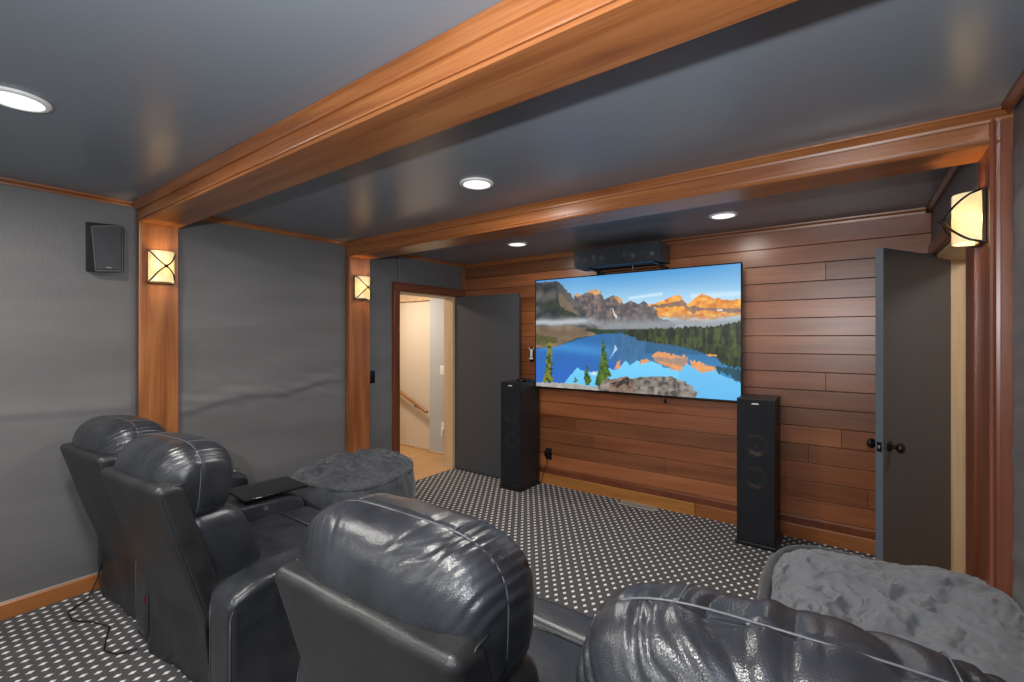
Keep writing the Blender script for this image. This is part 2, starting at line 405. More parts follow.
TVP={
 'MG':[(0.227,0.845),(0.247,0.856),(0.273,0.841),(0.312,0.873),(0.341,0.887),(0.369,0.867),(0.4,0.793),(0.437,0.817),(0.464,0.812),(0.482,0.776),(0.497,0.745),(0.531,0.769),(0.562,0.735),(0.575,0.743),(0.592,0.761),(0.609,0.736),(0.652,0.681),(0.657,0.624),(0.736,0.574),(0.736,0.5),(0.575,0.483),(0.437,0.484),(0.28,0.569)],
 'CAP1':[(0.306,0.868),(0.341,0.887),(0.369,0.867),(0.375,0.841),(0.351,0.834),(0.332,0.851)],
 'CAP2':[(0.443,0.812),(0.464,0.812),(0.482,0.776),(0.479,0.742),(0.461,0.773)],
 'CAP3':[(0.227,0.845),(0.247,0.856),(0.273,0.841),(0.247,0.827)],
 'SNOW1':[(0.425,0.73),(0.437,0.699),(0.464,0.643),(0.455,0.614),(0.443,0.654)],
 'OR':[(0.609,0.733),(0.641,0.734),(0.684,0.758),(0.726,0.788),(0.746,0.797),(0.759,0.785),(0.776,0.737),(0.788,0.713),(0.806,0.743),(0.835,0.782),(0.847,0.794),(0.864,0.779),(0.892,0.758),(0.929,0.738),(0.956,0.735),(0.996,0.749),(0.996,0.642),(0.929,0.602),(0.864,0.587),(0.786,0.577),(0.736,0.611),(0.657,0.624),(0.652,0.681),(0.63,0.711)],
 'ORG1':[(0.609,0.717),(0.652,0.721),(0.7,0.732),(0.751,0.753),(0.771,0.738),(0.786,0.709),(0.806,0.635),(0.796,0.663),(0.776,0.7),(0.726,0.704),(0.641,0.7)],
 'ORG2':[(0.788,0.709),(0.835,0.696),(0.883,0.684),(0.956,0.672),(0.996,0.664),(0.996,0.647),(0.956,0.645),(0.883,0.658),(0.825,0.67),(0.811,0.635),(0.799,0.672)],
 'SNOW2':[(0.776,0.591),(0.821,0.617),(0.845,0.598),(0.878,0.601),(0.874,0.587),(0.821,0.594),(0.781,0.577)],
 'SNOW3':[(0.913,0.614),(0.938,0.615),(0.929,0.602)],
 'SNOW4':[(0.902,0.67),(0.929,0.664),(0.924,0.653),(0.906,0.656)],
 'LS':[(-0.001,0.996),(0.137,0.978),(0.179,0.914),(0.22,0.836),(0.273,0.736),(0.325,0.618),(0.351,0.556),(0.388,0.524),(0.312,0.506),(-0.001,0.487)],
 'LS2':[(0.141,0.865),(0.179,0.828),(0.233,0.718),(0.273,0.652),(0.26,0.632),(0.158,0.701),(0.144,0.745)],
 'LS3':[(0.102,0.977),(0.126,0.898),(0.137,0.745),(0.148,0.745),(0.134,0.887),(0.116,0.976)],
 'LSD':[(0.006,0.811),(0.109,0.78),(0.199,0.698),(0.299,0.641),(0.351,0.556),(0.28,0.61),(0.179,0.667),(0.051,0.752),(0.006,0.772)],
 'SHB':[(-0.001,0.576),(0.109,0.562),(0.199,0.57),(0.299,0.547),(0.363,0.494),(0.351,0.482),(0.247,0.457),(0.13,0.381),(0.051,0.363),(0.006,0.356)],
 'SHG':[(0.286,0.537),(0.351,0.54),(0.437,0.523),(0.473,0.498),(0.437,0.497),(0.351,0.488)],
 'FO':[(0.49,0.503),(0.531,0.527),(0.575,0.512),(0.63,0.535),(0.684,0.534),(0.786,0.545),(0.883,0.544),(0.952,0.563),(0.996,0.6),(0.996,0.231),(0.956,0.25),(0.929,0.265),(0.911,0.308),(0.835,0.358),(0.761,0.393),(0.657,0.414),(0.575,0.438)],
 'LAKE':[(0.003,0.345),(0.13,0.381),(0.26,0.451),(0.375,0.492),(0.473,0.502),(0.575,0.457),(0.575,0.438),(0.657,0.414),(0.761,0.393),(0.835,0.358),(0.902,0.317),(0.929,0.265),(0.996,0.231),(0.996,0.013),(0.575,-0.002),(0.003,-0.013)],
 'SKR':[(0.176,0.049),(0.243,0.188),(0.28,0.164),(0.325,0.155),(0.357,0.17),(0.419,0.2),(0.443,0.181),(0.467,0.194),(0.502,0.265),(0.531,0.232),(0.562,0.274),(0.575,0.244),(0.63,0.267),(0.684,0.232),(0.751,0.199),(0.786,0.261),(0.816,0.231),(0.85,0.194),(0.902,0.22),(0.938,0.17),(0.983,0.123),(0.996,0.141),(0.996,0.005),(0.575,-0.002),(0.176,0.007)],
 'OR1':[(0.63,0.314),(0.657,0.349),(0.791,0.312),(0.786,0.261),(0.751,0.199),(0.684,0.232),(0.647,0.268)],
 'ORGR':[(0.636,0.31),(0.71,0.294),(0.786,0.307),(0.786,0.266),(0.761,0.246),(0.694,0.257),(0.647,0.275)],
 'OR2':[(0.794,0.289),(0.845,0.278),(0.864,0.253),(0.902,0.248),(0.902,0.224),(0.85,0.196),(0.811,0.236)],
 'OR3':[(0.446,0.192),(0.458,0.247),(0.476,0.268),(0.476,0.204),(0.467,0.194)],
 'OR4':[(0.575,0.272),(0.609,0.285),(0.625,0.274),(0.598,0.251),(0.575,0.242)],
 'WR':[(0.452,0.402),(0.464,0.362),(0.449,0.336),(0.422,0.275),(0.446,0.347)],
 'SNR':[(0.319,0.141),(0.341,0.169),(0.363,0.155),(0.351,0.133)],
 'TR':[(0.902,0.246),(0.996,0.231),(0.996,0.133),(0.985,0.127),(0.974,0.139),(0.961,0.19),(0.954,0.167),(0.938,0.196),(0.929,0.217),(0.92,0.186),(0.913,0.19),(0.906,0.211)],
 'ORI':[(0.866,0.331),(0.883,0.337),(0.915,0.33),(0.902,0.319),(0.878,0.32)],
 'RK':[(0.369,0.049),(0.4,0.113),(0.437,0.106),(0.514,0.137),(0.537,0.12),(0.575,0.133),(0.63,0.143),(0.647,0.152),(0.71,0.15),(0.776,0.119),(0.811,0.078),(0.828,0.03),(0.825,0.012),(0.575,-0.007),(0.369,0.013)],
 'RKD':[(0.425,0.07),(0.473,0.089),(0.514,0.133),(0.525,0.124),(0.52,0.055),(0.497,0.072),(0.461,0.028),(0.449,0.057)],
 'RKL':[(0.006,0.026),(0.109,0.042),(0.179,0.044),(0.26,0.053),(0.299,0.031),(0.369,0.039),(0.375,-0.002),(0.006,-0.015)],
 'T1':[(0.388,0.472),(0.4,0.376),(0.41,0.265),(0.428,0.125),(0.4,0.102),(0.369,0.039),(0.347,0.046),(0.36,0.14),(0.375,0.273),(0.382,0.375)],
 'T2':[(0.305,0.239),(0.312,0.166),(0.326,0.086),(0.312,0.038),(0.293,0.04),(0.283,0.081),(0.296,0.165)],
 'T3':[(0.237,0.114),(0.248,0.062),(0.227,0.056)],
 'T4':[(0.073,0.435),(0.098,0.424),(0.098,0.173),(0.113,0.048),(0.043,0.038),(0.058,0.136),(0.066,0.258)],
 'SHT':[(0.006,0.512),(0.066,0.478),(0.123,0.467),(0.137,0.414),(0.051,0.39),(0.006,0.4)],
}

# ================================================================== THE ROOM
bm = NB(); box(bm, XLA, 0.50, YB, YT + 0.12, -0.06, 0.0); struct('floor', bm, M['carpet'])
bm = NB(); box(bm, XLA - 0.12, XR + 0.12, YB, YT + 0.12, ZC, ZC + 0.06); struct('ceiling', bm, M['ceiling_paint'])

def fabric_sheet(x, y0, y1, z0, z1, sgn, seed, fn):
    """fabric stretched over a side wall: a thick sheet whose room face has real creases"""
    bm = NB(); ny = int((y1 - y0) / 0.02) + 1; nz = int((z1 - z0) / 0.016) + 1
    F = []
    for i in range(ny + 1):
        y = y0 + (y1 - y0) * i / ny; row = []
        for j in range(nz + 1):
            z = z0 + (z1 - z0) * j / nz
            e = min(1.0, (y - y0) / .05, (y1 - y) / .05, (z - z0) / .05, (z1 - z) / .05)
            d = fn(y, z) * max(0, e)
            row.append(bm.verts.new(Vector((x + sgn * d, y, z))))
        F.append(row)
    for i in range(ny):
        for j in range(nz):
            bm.faces.new((F[i][j], F[i + 1][j], F[i + 1][j + 1], F[i][j + 1]))
    # close the back so the sheet has thickness
    rim = [F[i][0] for i in range(ny + 1)] + [F[ny][j] for j in range(1, nz + 1)] + [F[i][nz] for i in range(ny - 1, -1, -1)] + [F[0][j] for j in range(nz - 1, 0, -1)]
    bk = [bm.verts.new(Vector((x - sgn * 0.08, v.co.y, v.co.z))) for v in rim]
    n = len(rim)
    for i in range(n): bm.faces.new((rim[i], rim[(i + 1) % n], bk[(i + 1) % n], bk[i]))
    bm.faces.new(bk)
    return bm
def crease(z, zc, w, a): 
    t = (z - zc) / w
    return a * exp(-t * t) if t < 0 else a * exp(-t * t * 0.12)
def fab_a(y, z):
    v = 0.003 * noise.noise(Vector((y * .8, z * 2.5, 3.1))) + 0.0015 * noise.noise(Vector((y * 2.5, z * 6, 1.1)))
    v += crease(z, 1.50 + .02 * sin(y * 3), .05, .0025) + crease(z, 1.10 - .04 * y, .02, .007) + crease(z, 1.86, .02, .0015)
    return v
def fab_b(y, z):
    v = 0.004 * noise.noise(Vector((y * .9, z * 2.5, 7.1))) + 0.0015 * noise.noise(Vector((y * 3, z * 7, 2.1)))
    v += crease(z, 1.58 + .02 * sin(y * 4), .02, .003) + crease(z, 1.02 + .09 * (y - 1.2) + .015 * sin(y * 9), .022, .013)
    v += 0.009 * exp(-((z - 1.02 - .05 * y) / .14) ** 2) * noise.noise(Vector((y * 7 + z * 6, z * 17, 0)))
    v += crease(z, 0.80, .05, .003)
    return v
def fab_c(y, z):
    return 0.004 * noise.noise(Vector((y * 6 + z * 5, z * 4, 5.1))) + crease(z, 1.98, .015, .002) + .0015 * noise.noise(Vector((y * 4, z * 9, 9)))
def fab_r(y, z):
    return 0.008 + 0.010 * noise.noise(Vector((y * 2 + z * 1.5, z * 13 + y * 3, 5.1))) + .003 * noise.noise(Vector((y * 3, z * 28, 9)))
struct('wall_left', fabric_sheet(XL, YB, B1[0], 0.0, ZC, 1, 1, fab_a), M['fabric_wall'], smooth=True)
struct('wall_left', fabric_sheet(XL, B1[1], B2[0], 0.0, ZC, 1, 2, fab_b), M['fabric_wall'], smooth=True)
# alcove, left side: fabric in front of, above and behind the doorway
DLY0, DLY1, DLZ = 3.088, 3.885, 1.972
struct('wall_left', fabric_sheet(XLA, B2[1], DLY0, 0.0, ZC, 1, 3, fab_c), M['fabric_wall'], smooth=True)
bm = fabric_sheet(XLA, DLY0, YT, DLZ, ZC, 1, 4, fab_c); struct('wall_left', bm, M['fabric_wall'], smooth=True)
bm = NB(); box(bm, XLA - .10, XLA, DLY1, YT + .1, 0, DLZ); struct('wall_left', bm, M['fabric_wall'])
struct('wall_right', fabric_sheet(XR, YB, B2[0], 0.0, ZC, -1, 5, fab_r), M['fabric_wall'], smooth=True)
# alcove, right side
DRY0, DRY1, DRZ = 2.86, 4.03, 2.012
bm = NB(); box(bm, XRA, XRA + .17, B2[1] - .2, DRY0, 0, ZC); struct('wall_right', bm, M['fabric_wall'])
bm = NB(); box(bm, XRA, XRA + .17, DRY0, YT + .1, DRZ, ZC); struct('wall_right', bm, M['fabric_wall'])
bm = NB(); box(bm, XRA, XRA + .17, DRY1 + .02, YT + .1, 0, DRZ); struct('wall_right', bm, M['fabric_wall'])
# planked screen wall: one mesh, each board with its own tone
bm = NB(); tl = bm.loops.layers.color.new('tone') if False else None
rnd = random.Random(5)
tones = {}
zk = [0.108, 0.172] + [0.306 + .1345 * i for i in range(16)]
joints = {}
x0w, x1w = XLA + .0, XRA + .0
for i in range(len(zk) - 1):
    z0, z1 = zk[i], min(zk[i + 1], ZC - .02)
    if z1 - z0 < .02: continue
    js = {10 + 4: [-0.143], 8: [-0.143], 14: [-0.143], 3: [-2.0], 5: [-1.75, -.05], 6: [-.6], 9: [-2.9], 11: [-2.95], 13: [-2.4], 2: [-1.3, .1], 4: [-.25, -2.2], 7: [-1.2], 15: [-1.1], 16: [-2.0]}.get(i, [])
    xs = [x0w] + sorted(js) + [x1w]
    for a, b in zip(xs, xs[1:]):
        before = len(bm.faces)
        box(bm, a + .0008, b - .0008, YT, YT + .02, z0 + .0022, z1 - .0022, bev=.0016)
        t = rnd.uniform(.72, 1.22); hue = rnd.uniform(-.06, .06)
        if rnd.random() < .22: t *= .78
        tones[(before, len(bm.faces))] = (t * (1 + hue), t, t * (1 - hue) * 1.05)
o = struct('wall_front', bm, M['cedar_planks'])
ca = o.data.color_attributes.new('tone', 'FLOAT_COLOR', 'CORNER')
fc = np.ones((len(o.data.polygons), 3))
for (a, b), c in tones.items(): fc[a:b] = c
lt = np.zeros(len(o.data.polygons), dtype=np.int32); o.data.polygons.foreach_get('loop_total', lt)
arr = np.ones((lt.sum(), 4), dtype=np.float32); arr[:, :3] = np.repeat(fc, lt, axis=0)
ca.data.foreach_set('color', arr.ravel())
bm = NB(); box(bm, XLA - .1, XRA + .17, YT + .0185, YT + .12, 0, ZC); struct('wall_front', bm, plain('wall_backing', (.02, .012, .008), .9))

# beams with crown, fascia and bead; pilasters below them
def beam(b, x0, x1):
    y0, y1 = b
    bm = NB()
    prism(bm, [(y0, ZC), (y0, ZB + .012), (y0 - .010, ZB + .012), (y0 - .012, ZB + .004), (y0 - .008, ZB), (y0 + .004, ZB), (y0 + .004, ZB + .0), (y1, ZB), (y1, ZC)], x0, x1, 'x')
    prism(bm, [(y0 - .0005, ZB + .020), (y0 - .007, ZB + .020), (y0 - .008, ZB + .026), (y0 - .0005, ZB + .030)], x0, x1, 'x')
    o = struct('trim_1' if b is B1 else 'trim_2', bm, M['cedar_x'])
    bm = NB()
    prism(bm, [(y0 - .0002, ZC - .001), (y0 - .036, ZC - .001), (y0 - .036, ZC - .010), (y0 - .030, ZC - .014), (y0 - .014, ZC - .034), (y0 - .012, ZC - .044), (y0 - .0002, ZC - .044)], x0, x1, 'x')
    struct('trim_3' if b is B1 else 'trim_4', bm, M['cedar_x'])
beam(B1, XL, XR)
beam(B2, XL, XR)
def pilaster(n, x0, x1, y0, y1, face):
    bm = NB(); box(bm, x0, x1, y0, y1, 0, ZB, bev=.002)
    # edge beads on the front
    fx = x1 if face > 0 else x0
    tube(bm, [(fx - face * .008, y0 - .002, 0.0), (fx - face * .008, y0 - .002, ZB - .002)], .006, 8)
    struct(n, bm, M['cedar_z'])
pilaster('trim_5', XL - .02, -3.60, B1[0], B1[1], 1)
pilaster('trim_6', XLA - .02, -3.60, B2[0], B2[1], 1)
bm = NB()                                             # right-hand frame: moulded front board and dark return
box(bm, XRA - .004, XR + .08, B2[0], B2[1], 0, ZB, bev=.0015)
struct('trim_7', bm, M['red_casing'])
bm = NB()
prism(bm, [(XRA - .006, B2[0] + .004), (XRA - .006, B2[0] - .012), (XRA + .002, B2[0] - .016), (XRA + .010, B2[0] - .012), (XRA + .012, B2[0] - .008), (XRA + .022, B2[0] - .010), (XRA + .024, B2[0] - .013), (XRA + .0548, B2[0] - .013), (XRA + .0548, B2[0] + .004)], 0, ZC - .001, 'z')
struct('trim_8', bm, wood('frame_red', 'z', (0.13, 0.038, 0.018), (0.20, 0.060, 0.030), (0.26, 0.088, 0.048)))
bm = NB(); box(bm, XR - .055, XR + .05, B1[0], B1[1], 0, ZB, bev=.002); struct('trim_9', bm, M['cedar_z'])

# thin crown strips on walls
def crown_y(n, x, sgn, y0, y1, mat):
    bm = NB(); prism(bm, [(x, ZC - .001), (x + sgn * .028, ZC - .001), (x + sgn * .026, ZC - .010), (x + sgn * .010, ZC - .022), (x + sgn * .008, ZC - .032), (x, ZC - .032)], y0, y1, 'y')
    struct(n, bm, mat)
crown_y('trim_10', XL + .006, 1, YB, B1[0] - .036, M['cedar_y'])
crown_y('trim_11', XL + .006, 1, B1[1], B2[0] - .036, M['cedar_y'])
crown_y('trim_12', XLA + .006, 1, B2[1], YT - .002, M['cedar_y'])
crown_y('trim_13', XR - .012, -1, YB, B2[0] - .038, M['red_casing_y'])
crown_y('trim_14', XRA - .001, -1, B2[1], YT - .002, M['red_casing_y'])
bm = NB(); prism(bm, [(YT - .0005, ZC - .001), (YT - .028, ZC - .001), (YT - .026, ZC - .010), (YT - .010, ZC - .022), (YT - .008, ZC - .036), (YT - .0005, ZC - .036)], XLA + .035, XRA - .03, 'x'); struct('trim_15', bm, M['cedar_x'])
# left corner upright beside the door
bm = NB(); box(bm, XLA + .001, XLA + .028, YT - .03, YT - .0005, DLZ + .09, ZC - .036, bev=.002); struct('trim_16', bm, M['cedar_z'])
# baseboards
bm = NB(); prism(bm, [(XL + .008, 0), (XL + .024, 0), (XL + .024, .078), (XL + .016, .088), (XL + .008, .088)], YB, B1[0] - .001, 'y'); struct('baseboard_left', bm, M['orange_base_y'])
bm = NB(); box(bm, XL + .0075, XL + .016, YB, B1[0] - .001, .088, .0925, bev=.001); struct('trim_17', bm, M['caulk'])
bm = NB(); prism(bm, [(XL + .012, 0), (XL + .028, 0), (XL + .028, .078), (XL + .020, .088), (XL + .012, .088)], B1[1], B2[0] - .001, 'y'); struct('baseboard_left', bm, M['orange_base_y'])
bm = NB(); box(bm, XLA + .03, -1.055, YT - .016, YT + .01, 0, .105, bev=.003); struct('baseboard_front', bm, M['orange_base'])
bm = NB(); box(bm, -1.053, XRA - .002, YT - .012, YT + .01, 0, .105, bev=.003); struct('baseboard_front', bm, M['cedar_x'])
bm = NB(); box(bm, XLA + .03, XRA - .002, YT - .006, YT + .01, .1055, .16, bev=.002); struct('trim_18', bm, M['red_casing_y'])

# ---- left doorway: casing, jambs, hall beyond, open door
bm = NB(); prism(bm, [(XLA + .008, DLY0 - .083), (XLA + .030, DLY0 - .083), (XLA + .034, DLY0 - .070), (XLA + .028, DLY0 - .012), (XLA + .022, DLY0), (XLA - .0, DLY0), (XLA + .0, DLY0 - .083)], 0, DLZ, 'z'); struct('trim_19', bm, M['red_casing'])
bm = NB(); prism(bm, [(XLA + .0, DLZ), (XLA + .022, DLZ), (XLA + .028, DLZ + .012), (XLA + .034, DLZ + .075), (XLA + .030, DLZ + .088), (XLA, DLZ + .088)], DLY0 - .083, YT - .002, 'y'); struct('trim_20', bm, M['red_casing_y'])
bm = NB(); box(bm, XLA - .13, XLA + .012, DLY1 - .018, DLY1, 0, DLZ - .019, bev=.002)
box(bm, XLA + .0, XLA + .016, DLY1 + .001, DLY1 + .052, 0, DLZ - .002, bev=.002); struct('trim_21', bm, M['pine'])
bm = NB(); box(bm, XLA - .13, XLA + .006, DLY0, DLY1, DLZ - .018, DLZ - .0005, bev=.002); struct('trim_22', bm, M['pine_y'])
bm = NB(); box(bm, XLA - .13, XLA, DLY0, DLY0 + .016, 0, DLZ - .018, bev=.002); struct('trim_23', bm, M['pine'])
# hinges on the far jamb are parts of the door below
bm = NB(); box(bm, -6.0, XLA, 2.3, 4.45, -.06, .002); struct('floor', bm, M['oak_floor'])
bm = NB(); box(bm, -6.0, -4.47, 4.32, 4.45, 0, 2.3); struct('wall_hall', bm, M['beige_wall'])
bm = NB(); box(bm, -4.47, XLA - .10, 4.27, 4.45, 0, 2.3, bev=.003); struct('wall_hall', bm, M['grey_hall_wall'])
bm = NB(); box(bm, -6.05, -5.95, 2.3, 4.45, 0, 2.3); struct('wall_hall', bm, M['beige_wall'])
bm = NB(); box(bm, -6.0, XLA - .1, 2.2, 2.3, 0, 2.3); struct('wall_hall', bm, M['beige_wall'])
bm = NB(); box(bm, -6.0, XLA - .13, 2.3, 4.45, 2.3, 2.36); struct('ceiling', bm, plain('hall_ceiling', (.30, .24, .18), .8))
bm = NB(); box(bm, -6.0, -4.475, 4.285, 4.319, 2.00, 2.07, bev=.004); struct('trim_24', bm, M['pine_y'])
bm = NB(); box(bm, -6.0, -4.475, 4.296, 4.319, .003, .03, bev=.003); box(bm, -4.475, XLA - .131, 4.256, 4.2695, .003, .025, bev=.003); struct('trim_25', bm, M['pine_y'])
add_light('hall_lamp', 'AREA', (-4.7, 3.5, 2.28), 26, (1.0, .86, .68), .35)

def knob_bm(bm, at, dirv):
    """door knob with rose, axis dirv"""
    q = Vector((0, 0, 1)).rotation_difference(Vector(dirv)).to_matrix().to_4x4()
    lathe(bm, [(0, 0), (.030, 0), (.031, .004), (.024, .009), (.012, .012), (.011, .030), (.018, .036), (.027, .045), (.029, .055), (.024, .066), (.012, .072), (0, .073)], 28, Matrix.Translation(at) @ q)
def door(n, hinge, ang, width, height, thick, label, z0=.012):
    """slab runs from the hinge along +X of its own frame"""
    d = thing(n, None, None, hinge, ang, kind='structure')
    bm = NB(); box(bm, 0, width, -thick / 2, thick / 2, z0, height, bev=.0025); obj('door_slab', bm, M['door_paint'], d)
    return d
dl = door('door_1', (XLA + .022, 3.905, 0), 0.0, .895, 1.965, .036, None)
for s in (-1, 1):
    bm = NB(); knob_bm(bm, (.83, s * .018, .9), (0, s, 0)); obj('door_knob', bm, M['dark_metal'], dl)
for hz in (.22, 1.0, 1.74):
    bm = NB(); tube(bm, [(-.006, .024, hz - .045), (-.006, .024, hz + .045)], .006, 10); box(bm, .0, .03, .0185, .0195, hz - .044, hz + .044); obj('hinge', bm, M['dark_metal'], dl)

# ---- right doorway and its open door
ang_r = atan2(3.335 - 4.0, .135 - .497)
dr = door('door_2', (.497, 4.0, 0), ang_r, .76, 2.008, .040, None)
bm = NB(); box(bm, .7602, .7616, -.0185, .0185, .014, 2.006); obj('edge_band', bm, M['door_edge_paint'], dr)
for s in (-1, 1):
    bm = NB(); knob_bm(bm, (.695, s * .020, .885), (0, s, 0)); obj('door_knob', bm, M['dark_metal'], dr)
bm = NB(); box(bm, .7617, .7630, -.013, .013, .857, .913, bev=.0005); obj('latch_plate', bm, M['dark_metal'], dr)
bm = NB(); box(bm, .7631, .772, -.006, .006, .876, .894, bev=.002); obj('latch_bolt', bm, M['steel'], dr)
for hz in (.22, 1.0, 1.78):
    bm = NB(); tube(bm, [(-.004, -.026, hz - .045), (-.004, -.026, hz + .045)], .006, 10); obj('hinge', bm, M['dark_metal'], dr)
bm = NB(); box(bm, XRA + .001, XRA + .19, DRY1, DRY1 + .02, 0, DRZ, bev=.002); box(bm, XRA + .075, XRA + .089, DRY1 - .012, DRY1 - .0, 0, DRZ - .02, bev=.002); struct('trim_26', bm, M['pine'])
bm = NB(); box(bm, XRA + .001, XRA + .19, DRY0, DRY1, DRZ - .02, DRZ, bev=.002); struct('trim_27', bm, M['pine_y'])
bm = NB(); box(bm, XRA + .001, XRA + .17, DRY0 - .001, DRY0 + .018, 0, DRZ - .02, bev=.002); struct('trim_28', bm, M['red_casing'])
bm = NB(); prism(bm, [(XRA, DRZ + .004), (XRA - .016, DRZ + .004), (XRA - .022, DRZ + .016), (XRA - .016, DRZ + .024), (XRA - .020, DRZ + .074), (XRA - .016, DRZ + .090), (XRA, DRZ + .090)], B2[1], YT - .001, 'y'); struct('trim_29', bm, M['red_casing_y'])
bm = NB(); box(bm, XRA - .014, XRA - .0005, B2[1] + .001, DRY0 + .0, 0, DRZ + .003, bev=.002); struct('trim_30', bm, M['red_casing'])
bm = NB(); box(bm, 0.50, 1.9, 2.4, 4.5, -.06, .002); struct('floor', bm, M['oak_floor'])
bm = NB(); box(bm, 1.5, 1.6, 2.4, 4.5, 0, 2.3); struct('wall_hall', bm, M['beige_wall'])
bm = NB(); box(bm, .60, 1.5, 4.35, 4.45, 0, 2.3); struct('wall_hall', bm, M['beige_wall'])
bm = NB(); box(bm, .60, 1.5, 2.4, 2.46, 0, 2.3); struct('wall_hall', bm, M['beige_wall'])
bm = NB(); box(bm, .60, 1.6, 2.4, 4.45, 2.3, 2.36); struct('ceiling', bm, plain('hall_ceiling', (.30, .24, .18), .8))
add_light('side_hall_lamp', 'AREA', (1.05, 3.3, 2.28), 9, (1.0, .90, .76), .3)

# ================================================================== FITTINGS
def ceiling_light(x, y, label, power=19):
    t = thing('ceiling_light', label, 'ceiling light', (x, y, ZC), 0, 'recessed ceiling lights')
    bm = NB(); lathe(bm, [(.074, -.0008), (.093, -.0008), (.095, -.004), (.091, -.010), (.078, -.013), (.074, -.011)], 48, cap=False)
    obj('trim_ring', bm, M['white_plastic'], t, True)
    bm = NB(); lathe(bm, [(0, -.011), (.05, -.0115), (.0755, -.010), (.0755, -.002), (0, -.002)], 48, cap=False)
    obj('lens', bm, M['lamp_disc'], t, True)
    add_light('lamp', 'AREA', (0, 0, -.016), power, (1.0, .96, .89), .15, parent=t)
ceiling_light(-2.40, .285, 'round white recessed ceiling light in the near ceiling bay, nearest the camera')
ceiling_light(-.82, .285, 'round white recessed ceiling light in the near ceiling bay, above the right-hand sofa')
ceiling_light(-1.66, 1.94, 'round white recessed ceiling light between the two wooden ceiling beams')
ceiling_light(-2.43, 3.40, 'round white recessed ceiling light in front of the screen wall, nearer the left door', 5)
ceiling_light(-.71, 3.45, 'round white recessed ceiling light in front of the screen wall, nearer the right door', 5)
ceiling_light(-2.40, -1.2, 'added unseen round white recessed ceiling light behind the camera on the left side')  # out-of-view fill, added so the room is lit more evenly
ceiling_light(-.82, -1.2, 'added unseen round white recessed ceiling light behind the camera on the right side')  # its partner on the right, likewise an added fill lamp out of view

def sconce(loc, rotz, label, w=.066, power=2.0):
    """local +Y points into the room"""
    t = thing('wall_sconce', label, 'wall lamp', loc, rotz, 'bronze wall sconces on the wooden posts')
    h = .098
    bm = NB(); box(bm, -w - .004, w + .004, .0005, .012, -h - .008, h + .008, bev=.002); obj('back_plate', bm, M['bronze'], t)
    bm = NB()
    out, inn = [], []
    n = 28
    for i in range(n + 1):
        a = pi * i / n
        out.append((-w * cos(a), .013 + .078 * sin(a) ** .62))
        inn.append((-(w - .004) * cos(a), .013 + (.078 - .004) * sin(a) ** .62))
    prism(bm, out + inn[::-1], -h, h, 'z')
    obj('glass_shade', bm, M['sconce_glass'], t)
    # two crossed rods that bow out in front of the glass
    for s in (-1, 1):
        bm = NB(); pts = []
        for i in range(33):
            u = i / 32 * 2 - 1
            x = s * u * (w + .003); z = (h + .004) * (u * .55 + .45 * u ** 3) if True else 0
            y = .014 + .100 * (1 - abs(u) ** 2.4) ** .6
            pts.append((x, y, z))
        tube(bm, pts, .0042, 8); obj('crossed_rod', bm, M['dark_metal'], t, True)
    bm = NB(); box(bm, -w - .004, w + .004, .012, .020, -h - .008, -h - .001, bev=.002)
    obj('bottom_bar', bm, M['dark_metal'], t)
    bm = NB(); lathe(bm, [(0, 0), (.009, .001), (.011, .006), (.006, .011), (.008, .016), (.004, .022), (0, .023)], 16, Matrix.Translation((0, .108, 0)) @ Matrix.Rotation(-pi / 2, 4, 'X'))
    obj('finial', bm, M['dark_metal'], t, True)
    add_light('bulb', 'POINT', (0, .045, .0), power, (1.0, .74, .40), .022, parent=t)
sconce((-3.60, 1.066, 1.955), -pi / 2, 'glowing cream glass wall sconce with crossed bronze rods on the nearer left post')
sconce((-3.60, 2.580, 1.955), -pi / 2, 'glowing cream glass wall sconce with crossed bronze rods on the farther left post', )
sconce((XRA - .004, 2.590, 1.978), pi / 2, 'glowing cream glass wall sconce seen side-on on the right-hand wooden frame', w=.062)

# wall speaker, left wall
t = thing('surround_speaker', 'small black wedge-shaped speaker high on the left fabric wall', 'speaker', (XL + .006, .800, 2.04), -pi / 2)
bm = NB()
# local x runs along the wall towards the camera (left in the photo is -x after the turn)
def loft(bm, A, B):
    a = [bm.verts.new(Vector(p)) for p in A]; b = [bm.verts.new(Vector(p)) for p in B]; n = len(a)
    for i in range(n): bm.faces.new((a[i], a[(i + 1) % n], b[(i + 1) % n], b[i]))
    bm.faces.new(a[::-1]); bm.faces.new(b)
wall = [(-.085, 0, -.115), (.115, 0, -.150), (.115, 0, .150), (-.085, 0, .155)]
frnt = [(-.068, .115, -.140), (.082, .085, -.148), (.100, .085, .128), (-.060, .115, .143)]
wall = [(-.085, 0, -.125), (.085, 0, -.145), (.085, 0, .150), (-.085, 0, .160)]
frnt = [(-.060, .120, -.140), (.058, .095, -.150), (.078, .095, .112), (-.060, .120, .138)]
loft(bm, wall, frnt); bmesh.ops.bevel(bm, geom=list(bm.edges), offset=.004, segments=2, affect='EDGES')
obj('cabinet', bm, M['speaker_vinyl'], t)
bm = NB()
def lerp(a, b, k): return tuple(a[i] + (b[i] - a[i]) * k for i in range(3))
c0 = tuple(sum(p[i] for p in frnt) / 4 for i in range(3))
g1 = [lerp(p, c0, .06) for p in frnt]; g2 = [(p[0] + .004, p[1] + .008, p[2]) for p in [lerp(p, c0, .08) for p in frnt]]
loft(bm, g1, g2); obj('grille', bm, M['speaker_grey'], t)
bm = NB(); box(bm, -.012, .012, -.001, .001, -.003, .003, mtx=Matrix.Translation((.005, .122, -.125))); obj('badge', bm, M['steel'], t)

